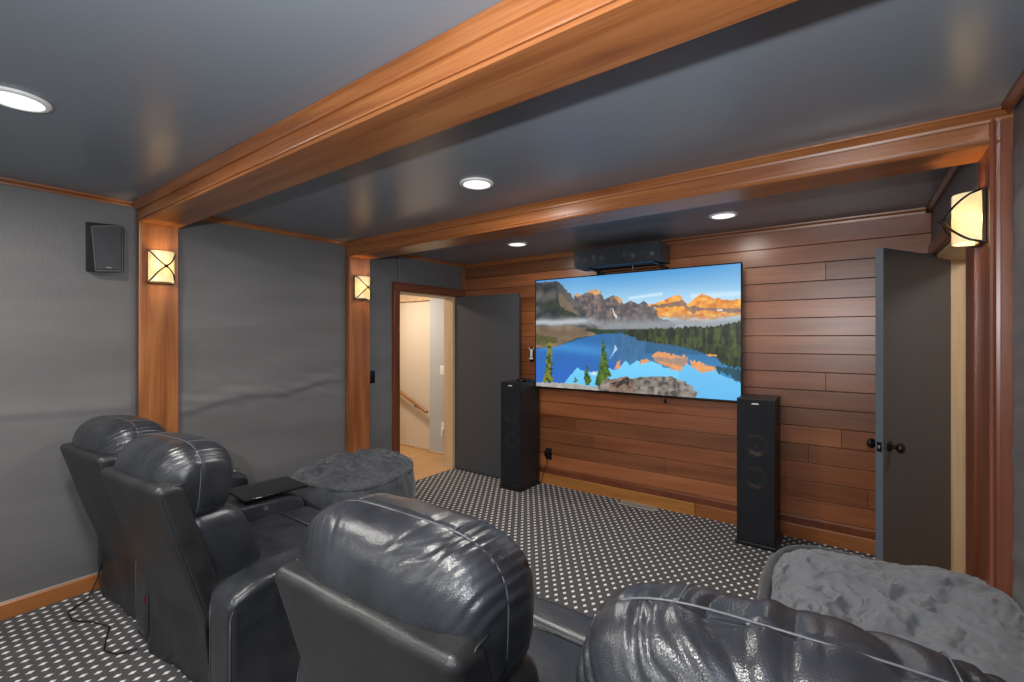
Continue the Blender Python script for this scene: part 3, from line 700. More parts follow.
# television
TX0, TX1, TZ0, TZ1, TY = -2.583, -.674, 1.001, 2.087, 3.93
tv = thing('television', 'large flat television showing a mountain lake, mounted on the planked wall', 'television', ((TX0 + TX1) / 2, YT, TZ0))
cx = (TX0 + TX1) / 2; tw = (TX1 - TX0) / 2; th = TZ1 - TZ0
bm = NB(); box(bm, -tw, tw, -.128, -.095, 0, th, bev=.003); obj('case', bm, M['black_plastic'], tv)
bm = NB(); box(bm, -.55, .55, -.0948, -.06, .12, .78, bev=.01); obj('electronics_housing', bm, M['black_plastic'], tv)
bm = NB(); box(bm, -.30, .30, -.0598, -.004, .25, .32, bev=.003); box(bm, -.30, .30, -.0598, -.004, .58, .65, bev=.003); obj('wall_mount', bm, M['black_plastic'], tv)
bm = NB(); bz = .009
for (a, b, c, d) in ((-tw, tw, 0, bz + .003), (-tw, tw, th - bz, th), (-tw, -tw + bz, bz, th - bz), (tw - bz, tw, bz, th - bz)):
    box(bm, a, b, -.133, -.128, c, d, bev=.001)
obj('bezel', bm, M['black_gloss'], tv)
# ---- picture on the screen: painted numerically into a colour attribute of a fine grid
NXs, NYs = 340, 192
uu, vv = np.meshgrid(np.linspace(0, 1, NXs), np.linspace(0, 1, NYs))
rs = np.random.RandomState(3)
def vnoise(fx, fy, seed=0):
    r = np.random.RandomState(seed); g = r.rand(int(fy) + 3, int(fx) + 3)
    x = uu * fx; y = vv * fy; i = x.astype(int); j = y.astype(int); a = x - i; b = y - j
    a = a * a * (3 - 2 * a); b = b * b * (3 - 2 * b)
    return (g[j, i] * (1 - a) + g[j, i + 1] * a) * (1 - b) + (g[j + 1, i] * (1 - a) + g[j + 1, i + 1] * a) * b
def fb(fx, fy, s=0): return sum(vnoise(fx * 2 ** k, fy * 2 ** k, s + k) * .5 ** (k + 1) for k in range(4)) / .9375
for k_ in TVP: TVP[k_] = [((-.06 if a < .02 else 1.06 if a > .975 else a), (-.06 if b < .025 else b)) for a, b in TVP[k_]]
def inside(poly, jx=0.0, jy=0.0):
    x = uu + jx; y = vv + jy; c = np.zeros(uu.shape, bool); n = len(poly)
    for i in range(n):
        x1, y1 = poly[i]; x2, y2 = poly[(i + 1) % n]
        if y1 == y2: continue
        c ^= ((y1 > y) != (y2 > y)) & (x < (x2 - x1) * (y - y1) / (y2 - y1) + x1)
    return c
def S(r, g, b): return np.array([r, g, b]) / 255.0
img = np.zeros(uu.shape + (3,))
def put(mask, col, a=1.0):
    global img
    m = (mask * a)[..., None] if not np.isscalar(mask) else mask
    img = img * (1 - m) + np.asarray(col) * m
def grad(t, c0, c1): t = np.clip(t, 0, 1)[..., None]; return c0 * (1 - t) + c1 * t
n_hi = fb(60, 40, 11); n_mid = fb(18, 14, 21); n_v = fb(90, 14, 31); n_h = fb(12, 60, 41); n_w = fb(8, 5, 51)
jag = (fb(50, 50, 61) - .5) * .02
img[:] = grad((1 - vv) / .33, S(78, 150, 208), S(196, 226, 240))
put(np.exp(-((vv - .80 - .15 * (uu - .6)) / .012) ** 2) * (uu > .52) * (uu < .68), S(225, 240, 248), .6)
put(np.exp(-((vv - .78) / .02) ** 2) * (uu > .8), S(225, 238, 245), .5)
J = dict(jx=jag, jy=jag)
put(inside(TVP['MG'], **J), grad(n_hi * 1.5 - .25, S(60, 62, 72), S(150, 128, 115)))
put(inside(TVP['MG'], **J) & (n_v > .56), S(70, 72, 84), .45)
for k in ('CAP1', 'CAP2', 'CAP3'): put(inside(TVP[k], **J), grad(n_hi, S(190, 120, 60), S(250, 190, 120)), .85)
put(inside(TVP['SNOW1'], **J), S(225, 228, 232))
put(inside(TVP['OR'], **J), grad(n_hi * 1.6 - .3, S(190, 95, 30), S(255, 190, 80)))
put(inside(TVP['OR'], **J) & (vv < .62), grad(n_mid, S(215, 120, 80), S(236, 160, 100)), .55)
put(inside(TVP['ORG1'], **J), grad(n_hi, S(80, 70, 75), S(140, 110, 95)), .85)
put(inside(TVP['ORG2'], **J), grad(n_hi, S(90, 80, 90), S(150, 120, 105)), .85)
for k in ('SNOW2', 'SNOW3', 'SNOW4'): put(inside(TVP[k], **J), S(235, 225, 220), .85)
# mist band over the feet of the mountains
put(np.exp(-((vv - .565 - .05 * (n_w - .5)) / .055) ** 2) * np.clip((uu - .25) * 6, 0, 1), S(140, 146, 152), .92)
put(vv < .53, S(44, 66, 60))
put(inside(TVP['LS'], **J), grad(n_mid * 1.8 - .4, S(38, 44, 50), S(100, 96, 92)))
put(inside(TVP['LS2'], **J), grad(n_hi, S(120, 98, 78), S(150, 126, 100)), .7)
put(inside(TVP['LS3'], **J), S(40, 44, 50), .7)
put(inside(TVP['LSD'], **J), grad(n_hi, S(28, 42, 34), S(62, 74, 58)), .9)
put(np.exp(-((vv - .60 - .06 * (n_w - .5)) / .035) ** 2) * (uu < .40) * np.clip((.40 - uu) * 9, 0, 1), S(196, 202, 208), .85)
put(inside(TVP['LAKE']), grad((vv - .05) / .45, S(52, 150, 205), S(36, 84, 130)))
lk_ = inside(TVP['LAKE'])
put(lk_ & (uu < .5), grad((vv - .1) / .35, S(46, 98, 188), S(40, 104, 168)), .9)
put(lk_ * np.exp(-((vv - .40 + .15 * uu) / .05) ** 2) * (uu < .45), S(70, 150, 215), .7)
put(lk_ * np.exp(-((uu - .52) / .13) ** 2) * (vv > .25), grad(n_v, S(40, 90, 140), S(84, 122, 150)), .75)
put(lk_ & (uu > .6) & (vv > .33), grad(n_v, S(24, 72, 104), S(40, 96, 130)), .6)
put(inside(TVP['SKR'], **J), grad((vv) / .35, S(100, 190, 238), S(120, 208, 244)))
put(inside(TVP['SKR']) & (uu > .75), S(92, 168, 224), .45)
JV = dict(jx=(n_v - .5) * .012, jy=(fb(110, 4, 77) - .5) * .05)
put(inside(TVP['OR1'], **JV), grad(n_hi, S(196, 128, 84), S(236, 164, 104)))
put(inside(TVP['ORGR'], **J), grad(n_v, S(120, 120, 128), S(176, 140, 116)), .8)
put(inside(TVP['OR2'], **JV), grad(n_hi, S(206, 130, 76), S(238, 170, 110)))
put(inside(TVP['OR3'], **J), S(216, 150, 96)); put(inside(TVP['OR4'], **J), S(224, 150, 90))
put(inside(TVP['WR']), S(205, 228, 240), .8); put(inside(TVP['SNR'], **J), S(215, 225, 215), .8)
put(inside(TVP['SHB'], **J), grad(n_mid * 1.6 - .3, S(104, 88, 70), S(146, 124, 100)))
put(inside(TVP['SHT'], **J), grad(n_hi, S(60, 66, 40), S(120, 104, 66)))
put(inside(TVP['SHG'], **J), grad(n_hi, S(26, 46, 36), S(60, 80, 50)))
JF = dict(jx=(n_v - .5) * .008, jy=(fb(130, 6, 87) - .5) * .035)
put(inside(TVP['FO'], **JF), grad(n_v * 2 - .55 + (n_hi - .5), S(10, 20, 12), S(70, 86, 32)))
put(inside(TVP['TR'], **JV), grad(n_v, S(10, 50, 66), S(30, 84, 96)), .95)
put(inside(TVP['ORI'], **J), S(230, 160, 80)); 
put(inside(TVP['RKL'], **J), grad(n_hi, S(130, 128, 122), S(196, 192, 182)))
put(inside(TVP['RK'], **J), grad(n_hi * 1.6 - .3, S(92, 88, 84), S(158, 148, 136)))
put(inside(TVP['RK'], **J) & (uu < .55) & (uu > .42), grad(n_hi, S(104, 78, 62), S(160, 122, 98)), .6)
put(inside(TVP['RKD'], **J) & (n_hi > .4), S(40, 34, 32), .85)
put(inside(TVP['RK'], **J) & (n_hi < .36), S(66, 62, 60), .7)
JT = dict(jx=(fb(10, 60, 95) - .5) * .022 + (fb(60, 90, 97) - .5) * .012, jy=0)
for k in ('T1', 'T2', 'T3', 'T4'): put(inside(TVP[k], **JT), grad(n_hi * 1.6 - .3 + (uu - .3) * .0, S(22, 56, 20), S(104, 128, 44)))
put(inside(TVP['T4'], **JT) & (n_hi > .5), S(150, 138, 60), .6)
lin = np.where(img <= .04045, img / 12.92, ((img + .055) / 1.055) ** 2.4)
bm = NB(); sx, sz = (2 * tw - 2 * bz) , (th - 2 * bz - .003)
vs = [[bm.verts.new(Vector((-tw + bz + sx * i / (NXs - 1), -.1295, bz + .003 + sz * j / (NYs - 1)))) for i in range(NXs)] for j in range(NYs)]
for j in range(NYs - 1):
    for i in range(NXs - 1): bm.faces.new((vs[j][i], vs[j][i + 1], vs[j + 1][i + 1], vs[j + 1][i]))
m, nt, b = nm('screen_picture')
at = nd(nt, 'ShaderNodeAttribute'); at.attribute_name = 'picture'
b.inputs['Base Color'].default_value = (.01, .01, .01, 1); b.inputs['Roughness'].default_value = .35
lk(nt, at.outputs['Color'], b.inputs['Emission Color']); b.inputs['Emission Strength'].default_value = 1.0
o = obj('screen', bm, m, tv)
ca = o.data.color_attributes.new('picture', 'FLOAT_COLOR', 'POINT')
arr = np.ones((NYs * NXs, 4), dtype=np.float32); arr[:, :3] = lin.reshape(-1, 3)
ca.data.foreach_set('color', arr.ravel())

# infrared sensor with a short cable hanging under the television
t = thing('infrared_sensor', 'tiny black sensor dangling on a thin looped cable below the television', 'sensor', (-1.268, 3.945, TZ0))
bm = NB(); rbox(bm, (0, 0, -.040), (.011, .008, .016), .004, (2, 2, 2), 3); obj('sensor_body', bm, M['black_gloss'], t, True)
bm = NB(); tube(bm, [(0, 0, -.024), (.004, 0, -.012), (.002, 0, -.0)], .003, 6); tube(bm, [(-.002, 0, -.034), (-.02, .002, -.036), (-.038, .004, -.028), (-.045, .006, -.012), (-.042, .008, 0)], .0015, 6); obj('cable', bm, M['cord'], t)
# small white device clipped to the planks just left of the television
t = thing('wall_clip', 'small white and black clip holder fixed beside the left edge of the television', 'holder', (-2.702, YT, 1.33))
bm = NB(); rbox(bm, (0, -.010, 0), (.027, .0095, .075), .008, (3, 2, 3), 3); obj('back_shell', bm, M['black_gloss'], t, True)
bm = NB(); rbox(bm, (0, -.024, .012), (.013, .005, .040), .004, (2, 2, 2), 3)
tube(bm, [(-.012, -.024, .045), (-.022, -.024, .055), (-.024, -.024, .070)], .004, 6); tube(bm, [(.012, -.024, .045), (.022, -.024, .055), (.024, -.024, .070)], .004, 6)
rbox(bm, (0, -.024, -.045), (.022, .005, .010), .004, (2, 2, 2), 3); obj('white_clip', bm, M['white_plastic'], t, True)

# centre speaker on its bracket shelf
t = thing('centre_speaker', 'long black centre speaker on a bracket above the television', 'speaker', (-1.632, 3.97, 2.128))
hw = .392
bm = NB()
for a in ((-hw, hw, -.235, 0, .004, .012), (-hw, hw, -.235, 0, .156, .164), (-hw, -hw + .008, -.235, 0, .012, .156), (hw - .008, hw, -.235, 0, .012, .156), (-hw + .008, hw - .008, -.008, 0, .012, .156), (-hw + .008, hw - .008, -.222, -.212, .012, .156)):
    box(bm, *a)
obj('cabinet', bm, M['speaker_vinyl'], t)
bm = NB(); box(bm, -hw + .001, hw - .001, -.252, -.246, .005, .163, bev=.001); obj('grille', bm, M['grille_blue'], t)
for x in (-.326, -.162, .121, .280):
    bm = NB(); lathe(bm, [(.058, 0), (.054, .004), (.018, -.004 + .0), (.016, .004), (0, .010)], 28, Matrix.Translation((x, -.232, .084)) @ Matrix.Rotation(pi / 2, 4, 'X'), cap=False); obj('woofer', bm, M['silver_cone'], t, True)
bm = NB(); box(bm, -.042, .042, -.228, -.222, .03, .138, bev=.002); lathe(bm, [(.016, 0), (.010, .004), (0, .008)], 16, Matrix.Translation((.0, -.229, .09)) @ Matrix.Rotation(pi / 2, 4, 'X'), cap=False); obj('tweeter', bm, M['black_gloss'], t)
for x in (-.055, .06): 
    bm = NB(); box(bm, x - .0008, x + .0008, -.2532, -.2522, .01, .158); obj('grille_line', bm, M['speaker_grey'], t)
t = thing('speaker_bracket', 'dark metal bracket shelf carrying the long centre speaker', 'bracket', (-1.632, 4.0, 2.09))
for x in (-.26, .34):
    bm = NB(); box(bm, x - .012, x + .012, -.26, .055, .024, .034, bev=.001); obj('rail', bm, M['black_plastic'], t)
bm = NB(); box(bm, -.247, .327, .02, .03, .025, .033, bev=.001); obj('cross_bar', bm, M['black_plastic'], t)
for x in (-.26, .34):
    bm = NB(); box(bm, x - .02, x + .02, -.05, -.036, -.0025, .0238, bev=.001); obj('foot', bm, M['black_plastic'], t)
    bm = NB(); box(bm, x - .018, x + .018, .05, .059, -.06, .0238, bev=.001); obj('wall_hook', bm, M['black_plastic'], t)
bm = NB(); tube(bm, [(.115, -.165, .0375), (.115, -.15, -.004)], .0035, 8); obj('support_rod', bm, M['steel'], t)

def tower(x, y, label, seed):
    """floor speaker, front face towards -Y, origin at front base centre"""
    t = thing('tower_speaker', label, 'speaker', (x, y, 0), 0, 'floor-standing speakers beside the television')
    w, d, h = .122, .325, 1.062
    bm = NB(); box(bm, -w - .008, w + .008, -.012, d + .004, .0, .028, bev=.004); obj('plinth', bm, M['black_plastic'], t)
    bm = NB()
    for a in ((-w, -w + .012, .004, d, .029, h), (w - .012, w, .004, d, .029, h), (-w + .012, w - .012, .004, d, h - .012, h), (-w + .012, w - .012, d - .012, d, .029, h - .012), (-w + .012, w - .012, .022, .034, .029, h - .012), (-w + .012, w - .012, .004, .022, .029, .06)):
        box(bm, *a)
    obj('cabinet', bm, M['speaker_vinyl'], t)
    bm = NB(); box(bm, -w + .003, w - .003, -.009, -.003, .035, h - .004, bev=.002); obj('grille', bm, M['grille'], t)
    for z in (.725, .49):
        bm = NB(); lathe(bm, [(.080, .000), (.074, .007), (.070, .004), (.024, -.020), (.020, -.014), (0, -.006)], 36, Matrix.Translation((0, .012, z)) @ Matrix.Rotation(pi / 2, 4, 'X'), cap=False); obj('woofer', bm, M['copper'], t, True)
    bm = NB(); box(bm, -.06, .06, .016, .0215, .88, 1.00, bev=.004); lathe(bm, [(.02, 0), (.012, .004), (0, .009)], 20, Matrix.Translation((0, .015, .94)) @ Matrix.Rotation(pi / 2, 4, 'X'), cap=False); obj('tweeter', bm, M['black_gloss'], t)
    bm = NB(); box(bm, -.022, .022, -.012, -.0095, h - .038, h - .029, bev=.0005); obj('badge', bm, M['white_plastic'], t)
    return t
tower(-2.708, 3.68, 'tall black floor-standing speaker to the left of the television, by the open grey door', 1)
tower(-.548, 3.70, 'tall black floor-standing speaker to the right of the television', 2)
# streaming box lying on the left tower
t = thing('media_box', 'small flat black box with a silver label on top of the left tower speaker', 'media box', (-2.655, 3.83, 1.063))
bm = NB(); rbox(bm, (0, 0, .0135), (.060, .048, .013), .007, (3, 3, 1), 3); obj('case', bm, M['black_gloss'], t, True)
bm = NB(); box(bm, -.022, .022, -.050, -.0482, .010, .017); obj('silver_label', bm, M['steel'], t)
# outlet adapter on the planks
t = thing('power_adapter', 'black plug-in power adapter low on the planked wall behind the left tower speaker', 'adapter', (-2.50, YT, .31))
bm = NB(); box(bm, -.035, .035, -.006, -.0005, -.058, .058, bev=.002); obj('outlet_plate', bm, M['black_plastic'], t)
bm = NB(); rbox(bm, (0, -.029, .012), (.026, .023, .032), .006, (3, 2, 3), 3); obj('adapter_body', bm, M['black_gloss'], t, True)
bm = NB(); tube(bm, [(0, -.030, -.02), (-.004, -.034, -.07), (-.02, -.04, -.14), (-.05, -.05, -.22), (-.06, -.05, -.305)], .003, 6); obj('cable', bm, M['cord'], t)
# floor vent
t = thing('floor_vent', 'grey metal floor vent register lying in the carpet against the planked wall', 'vent', (-1.53, 4.0, 0))
bm = NB()
for a in ((-.165, .165, -.052, -.038, .0, .006), (-.165, .165, .030, .040, .0, .006), (-.165, -.150, -.038, .030, .0, .006), (.150, .165, -.038, .030, .0, .006)): box(bm, *a, bev=.001)
obj('frame', bm, M['vent_metal'], t)
bm = NB(); 
for i in range(24): box(bm, -.147 + i * .0127, -.139 + i * .0127, -.0375, .0295, .001, .0045)
obj('slats', bm, M['vent_metal'], t)
# light switches and hall fittings
def plate(loc, rz, mat, label, name, cat, extra=None, tall=.058):
    t = thing(name, label, cat, loc, rz)
    bm = NB(); rbox(bm, (0, .003, 0), (.036, .0028, tall), .0024, (2, 1, 2), 3); obj('face_plate', bm, mat, t, True)
    bm = NB(); box(bm, -.016, .016, .0058, .009, -.032, .032, bev=.0015); obj('rocker' if name == 'light_switch' else 'socket_face', bm, mat, t)
    return t
plate((XLA + .0075, 2.756, 1.13), -pi / 2, M['black_gloss'], 'black light switch on the fabric wall left of the open doorway', 'light_switch', 'light switch')
plate((-4.235, 4.27, 1.085), pi, M['white_plastic'], 'white light switch on the grey wall beyond the left doorway', 'light_switch', 'light switch')
t = plate((-4.215, 4.27, .36), pi, M['white_plastic'], 'white wall outlet low on the grey wall beyond the left doorway', 'wall_outlet', 'outlet')
bm = NB(); rbox(bm, (0, .022, -.07), (.018, .013, .050), .008, (2, 2, 2), 3); obj('night_light', bm, M['white_plastic'], t, True)
# handrail
t = thing('handrail', 'brown wooden stair handrail sloping along the beige wall beyond the doorway', 'handrail', (-5.12, 4.32, .79))
bm = NB(); sl = -.42
mt = Matrix.Translation((0, -.075, 0)) @ Matrix.Rotation(-atan2(sl, 1) * 1.0, 4, 'Y')
rbox(bm, (0, 0, 0), (.69, .020, .024), .016, (6, 1, 1), 3, mtx=mt); bmesh.ops.translate(bm, verts=[], vec=(0, 0, 0))
obj('rail', bm, M['handrail_wood'], t, True)
for x in (-.52, .38):
    z = x * sl
    bm = NB(); tube(bm, [(x, -.0, z - .06), (x, -.05, z - .062), (x, -.075, z - .045), (x, -.075, z - .02)], .007, 8); lathe(bm, [(0, 0), (.026, 0), (.026, .005), (.014, .010), (0, .010)], 20, Matrix.Translation((x, 0, z - .06)) @ Matrix.Rotation(pi / 2, 4, 'X')); obj('bracket', bm, M['dark_metal'], t)

# ================================================================== SEATING
def bulge(h, amt, axis, n=2.2):
    o = [i for i in range(3) if i != axis]
    def f(p):
        k = 1
        for i in o: k *= max(0, 1 - abs(p[i] / h[i]) ** n)
        q = p.copy(); q[axis] += (1 if p[axis] > 0 else -1) * amt * k * (abs(p[axis]) / h[axis]); return q
    return f

def headrest(parent, mtx, seed, a=.335, b=.162, c=.180, top_folds=0.0, ys=-.025, res=92):
    """puffy pillow: superellipsoid with a stitched seam towards the rear and gathered folds on it"""
    bm = NB()
    px, pq = 3.4, 2.6
    def surf(d):
        s = (abs(d.x / a) ** px + (abs(d.y / b) ** pq + abs(d.z / c) ** pq) ** (px / pq)) ** (-1 / px)
        return d * s
    def F(p):
        d = Vector(p).normalized(); q = surf(d)
        nrm = Vector((px * abs(q.x / a) ** (px - 1) / a * (1 if q.x > 0 else -1),
                      2.4 * abs(q.y / b) ** (1.5) / b * (1 if q.y > 0 else -1),
                      2.4 * abs(q.z / c) ** (1.5) / c * (1 if q.z > 0 else -1)))
        if nrm.length < 1e-6: nrm = d.copy()
        nrm.normalize()
        dy = q.y - ys
        th = atan2(q.z / c, q.x / a)
        rim = min(1.0, max(abs(q.x / a), abs(q.z / c)) ** 6)
        disp = -.007 * exp(-(dy / .0065) ** 2) * rim
        corner = max(0.0, abs(sin(2 * th))) ** 1.2
        amp = corner * (1.0 if q.z > -.02 else .45) + top_folds * (1 if q.z > 0 else 0)
        kx = max(-1, min(1, q.x / (.55 * a)))
        sarc = q.x - kx * q.z * .75 + .012 * noise.noise(Vector((q.x * 14 + seed, q.z * 14, 2)))
        puff = abs(sin(pi * sarc / .030)) - 1            # sharp valleys between soft swellings
        puff2 = abs(sin(pi * sarc / .0175 + 1)) - 1
        gate = max(0.0, min(1.0, .55 + 1.6 * noise.noise(Vector((sarc * 14, seed * 2, 0)))))
        rimd = max(abs(q.x / a) ** 1.2, abs(q.z / c))
        if dy > 0: fall = 1.25 * exp(-(dy / .13) ** 2)
        else: fall = max(0, (rimd - .30) / .70) ** 1.5 * (1 if dy < -.01 else .8)
        disp += (.0105 * puff + .0035 * puff2) * gate * fall * amp
        disp += .006 * noise.noise(Vector((q.x * 4 + seed * 3, q.y * 5, q.z * 4))) + .003 * noise.noise(Vector((q.x * 11, q.y * 11 + seed, q.z * 11)))
        return mtx @ (q + nrm * disp)
    V = [[tan(pi / 4 * (-1 + 2 * i / res)) for i in range(res + 1)]] * 3
    V = [V[0], [tan(pi / 4 * (-1 + 2 * i / 56)) for i in range(57)], V[0]]
    V[2] = [tan(pi / 4 * (-1 + 2 * i / 72)) for i in range(73)]
    grid_surface(bm, V, F)
    o = obj('headrest', bm, M['leather'], parent, True)
    # stitched seam line
    pts = []
    for i in range(140):
        t = 2 * pi * i / 140
        lo, hi = 0.0, 1.0
        dv = Vector((cos(t) * a, 0, sin(t) * c))
        k = (1 - abs(ys / b) ** pq)
        s = 1.0
        for _ in range(24):
            mid = (lo + hi) / 2 * 1.3; q = dv * mid
            val = abs(q.x / a) ** px + (abs(ys / b) ** pq + abs(q.z / c) ** pq) ** (px / pq)
            if val > 1: hi = mid / 1.3
            else: lo = mid / 1.3
        q = dv * (lo * 1.3); pts.append(mtx @ (Vector((q.x, ys, q.z)) * 1.0 - Vector((q.x, 0, q.z)).normalized() * .0065))
    bm = NB(); tube(bm, pts, .0022, 6, closed=True); obj('seam_piping', bm, M['stitch'], parent, True)
    # single stitched seams across the top gusset
    for xx in (-.17, .17):
        bm = NB(); p2 = []
        for i in range(13):
            y = ys + (.165) * i / 12
            z = c * max(0, (1 - abs(xx / a) ** px)) ** (1 / px) * (max(0, 1 - abs(y / b) ** pq)) ** (1 / pq)
            p2.append(mtx @ Vector((xx, y, z - .0005 + .006 * noise.noise(Vector((xx * 4 + seed * 3, y * 5, z * 4))))))
        tube(bm, p2, .0015, 5)
        obj('gusset_seam', bm, M['stitch'], parent, True)
    return o

def recliner(sofa, cx, cy, rot, sx0, sx1, seed, shell=.312, hxo=0.0, top_folds=0.0, hr=1.0, zt=0.0):
    """one seat of a sofa; the rear top edge of its back is at (cx, cy, .92), leaning"""
    R = Matrix.Translation((cx, cy, 0)) @ Matrix.Rotation(rot, 4, 'Z')
    def sh(p):
        q = p.copy(); z = p.z
        q.y += -(z) * .30 + .004 * noise.noise(Vector((p.x * 6 + seed, p.y * 3, p.z * 6)))
        if p.y < 0: q.y -= .012 * (1 - (p.x / shell) ** 2) * (1 - min(1, abs(p.z / .33)) ** 2)
        return q
    bm = NB(); rbox(bm, (0, .145, .60), (shell, .052, .325), .032, (10, 2, 12), 5, f=sh, mtx=R)
    back = obj('backrest', bm, M['leather_dull'], sofa, True)
    # piping on both edges of the shell
    for s in (-1, 1):
        bm = NB()
        pts = [R @ Vector((s * (shell - .009), .145 - .052 + .008 - (z - .60) * .30, z)) for z in [.30 + .58 * i / 14 for i in range(15)]]
        pts.append(R @ Vector((s * (shell - .009), .145 - .090 + .035 - .02, .917)))
        pts.append(R @ Vector((s * (shell - .010), .145 - .090 + .055, .922)))
        tube(bm, pts, .0032, 6)
        obj('edge_piping', bm, M['leather'], back, True)
    headrest(back, R @ Matrix.Translation((hxo, .190, .893 + zt)) @ Matrix.Rotation(radians(-4), 4, 'X'), seed, a=shell + .020, top_folds=top_folds)
    # lumbar pillow under the headrest
    def lf(p):
        q = bulge((.29, .11, .18), .035, 1)(p)
        q.y += -p.z * .34 + .007 * noise.noise(Vector((p.x * 5 + seed * 2, p.y * 5, p.z * 7)))
        q.z += .004 * noise.noise(Vector((p.x * 9, seed, p.z * 9)))
        return q
    bm = NB(); rbox(bm, (0, .285, .585), (shell - .022, .115, .185), .070, (12, 4, 8), 7, f=lf, mtx=R); obj('lumbar_cushion', bm, M['leather'], back, True)
    # seat, footrest pad, base, hanging skirt
    scx = (sx0 + sx1) / 2; hx = (sx1 - sx0) / 2 - .004
    def sf(p):
        q = bulge((hx, .31, .08), .022, 2)(p); q.z += .006 * noise.noise(Vector((p.x * 5 + seed, p.y * 5, 1))); return q
    bm = NB(); rbox(bm, (scx, 1.105, .385), (hx, .295, .080), .035, (8, 8, 2), 5, f=sf); obj('seat_cushion', bm, M['leather'], sofa, True)
    bm = NB(); rbox(bm, (scx, 1.492, .315), (hx, .090, .150), .050, (8, 2, 6), 6, f=lambda p: p + Vector((0, .010 * (1 - (p.x / hx) ** 2) * (1 if p.y > 0 else 0) + .004 * noise.noise(p * 7), 0))); fr = obj('footrest', bm, M['leather'], sofa, True)
    bm = NB(); tube(bm, [(scx - hx + .02, 1.402, .463), (scx, 1.402, .466), (scx + hx - .02, 1.402, .463)], .003, 6); obj('seam_piping', bm, M['stitch'], fr, True)
    bm = NB(); box(bm, sx0 + .02, sx1 - .02, .86, 1.44, .03, .295, bev=.01); obj('seat_base', bm, M['leather_dull'], sofa)
    def sk(p):
        q = p.copy(); t = (.20 - p.z) / .40
        q.y += -.03 + .045 * t * sin(1.6 + p.x * 4) * .5 + .012 * noise.noise(Vector((p.x * 5 + seed, 0, p.z * 4))) * 1.4
        if p.y > 0: pass
        q.x += .02 * t * p.x / .3
        return q
    bm = NB(); rbox(bm, (0, .215, .200), (shell - .02, .007, .195), .005, (20, 1, 16), 2, f=sk, mtx=R); obj('rear_skirt', bm, M['leather_dull'], sofa, True)
    return back

def arm(sofa, x0, x1, y0=.765, y1=1.57, z=.545):
    w = (x1 - x0) / 2; cxx = (x0 + x1) / 2; hy = (y1 - y0) / 2
    def f(p):
        q = p.copy()
        # rounded-over rear and front corners of the top
        if p.z > 0:
            e = max(0, (abs(p.y) - (hy - .16)) / .16)
            q.z -= .050 * e * e * (p.z / (z / 2))
            q.z += .012 * (1 - (p.x / w) ** 2) * (p.z / (z / 2)) ** 4
        q += Vector((.003 * noise.noise(p * 6 + Vector((x0, 0, 0))), 0, .003 * noise.noise(p * 8)))
        return q
    bm = NB(); rbox(bm, (cxx, y0 + hy, .012 + (z - .012) / 2), (w, hy, (z - .012) / 2), min(.030, w * .6), (3, 14, 8), 5, f=f)
    o = obj('arm', bm, M['leather'], sofa, True)
    for s in (-1, 1):
        bm = NB()
        pts = []
        xx = cxx + s * (w - .006)
        pts += [(xx, y0 + .004, zz) for zz in (.06, .2, .36, z - .12)]
        for i in range(7):
            t = i / 6 * pi / 2; pts.append((xx, y0 + .004 + .075 * (1 - cos(t)), z - .12 + .090 * sin(t)))
        pts += [(xx, y0 + .16, z - .016), (xx, y0 + .30, z - .008), (xx, y1 - .16, z - .008)]
        for i in range(1, 7):
            t = i / 6 * pi / 2; pts.append((xx, y1 - .12 + .115 * sin(t), z - .012 - .075 * (1 - cos(t))))
        pts += [(xx, y1 - .004, .3), (xx, y1 - .004, .06)]
        tube(bm, pts, .0022, 6); obj('arm_piping', bm, M['stitch'], o, True)
    bm = NB()
    tube(bm, [(cxx - w + .01, y0 + .20, z - .006), (cxx, y0 + .20, z + .0062), (cxx + w - .01, y0 + .20, z - .006)], .0018, 6)
    obj('arm_stitching', bm, M['stitch'], o, True)
    return o

sofa1 = thing('reclining_sofa', 'black leather two-seat reclining sofa against the left wall, holding a black tray', 'sofa', (0, 0, 0), 0, 'black leather reclining sofas')
recliner(sofa1, -3.20, .590, radians(4.5), -3.49, -2.955, 1.3, shell=.288, hxo=-.022, zt=-.004)
recliner(sofa1, -2.405, .590, radians(5), -2.755, -2.055, 4.7, shell=.286, hxo=-.040, zt=-.010)
arm(sofa1, -3.640, -3.495); arm(sofa1, -2.95, -2.76); arm(sofa1, -2.05, -1.86)
for x in (-3.567, -2.78):
    bm = NB(); lathe(bm, [(.030, 0), (.036, 0), (.038, .004), (.034, .007), (.029, .004)], 28, Matrix.Translation((x, 1.50 if x < -3 else 1.02, .550)), cap=False); obj('chrome_ring', bm, M['steel'], sofa1, True)
bm = NB(); lathe(bm, [(0, 0), (.013, 0), (.013, .004), (0, .005)], 16, Matrix.Translation((-2.7575, 1.33, .505)) @ Matrix.Rotation(pi / 2, 4, 'Y')); obj('recline_button', bm, M['steel'], sofa1)
bm = NB(); box(bm, -2.80, -2.788, .760, .772, .20, .235, bev=.002); obj('red_connector', bm, M['red_plastic'], sofa1)
sofa2 = thing('reclining_sofa', 'black leather two-seat reclining sofa nearest the camera on the right side', 'sofa', (0, 0, 0), 0, 'black leather reclining sofas')
recliner(sofa2, -.868, .585, radians(1.5), -1.195, -.515, 8.1, hxo=-.018)
recliner(sofa2, -.048, .600, radians(3), -.395, .285, 2.9, top_folds=1.0, zt=.006)
arm(sofa2, -1.40, -1.20); arm(sofa2, -.51, -.40); arm(sofa2, .29, .455)

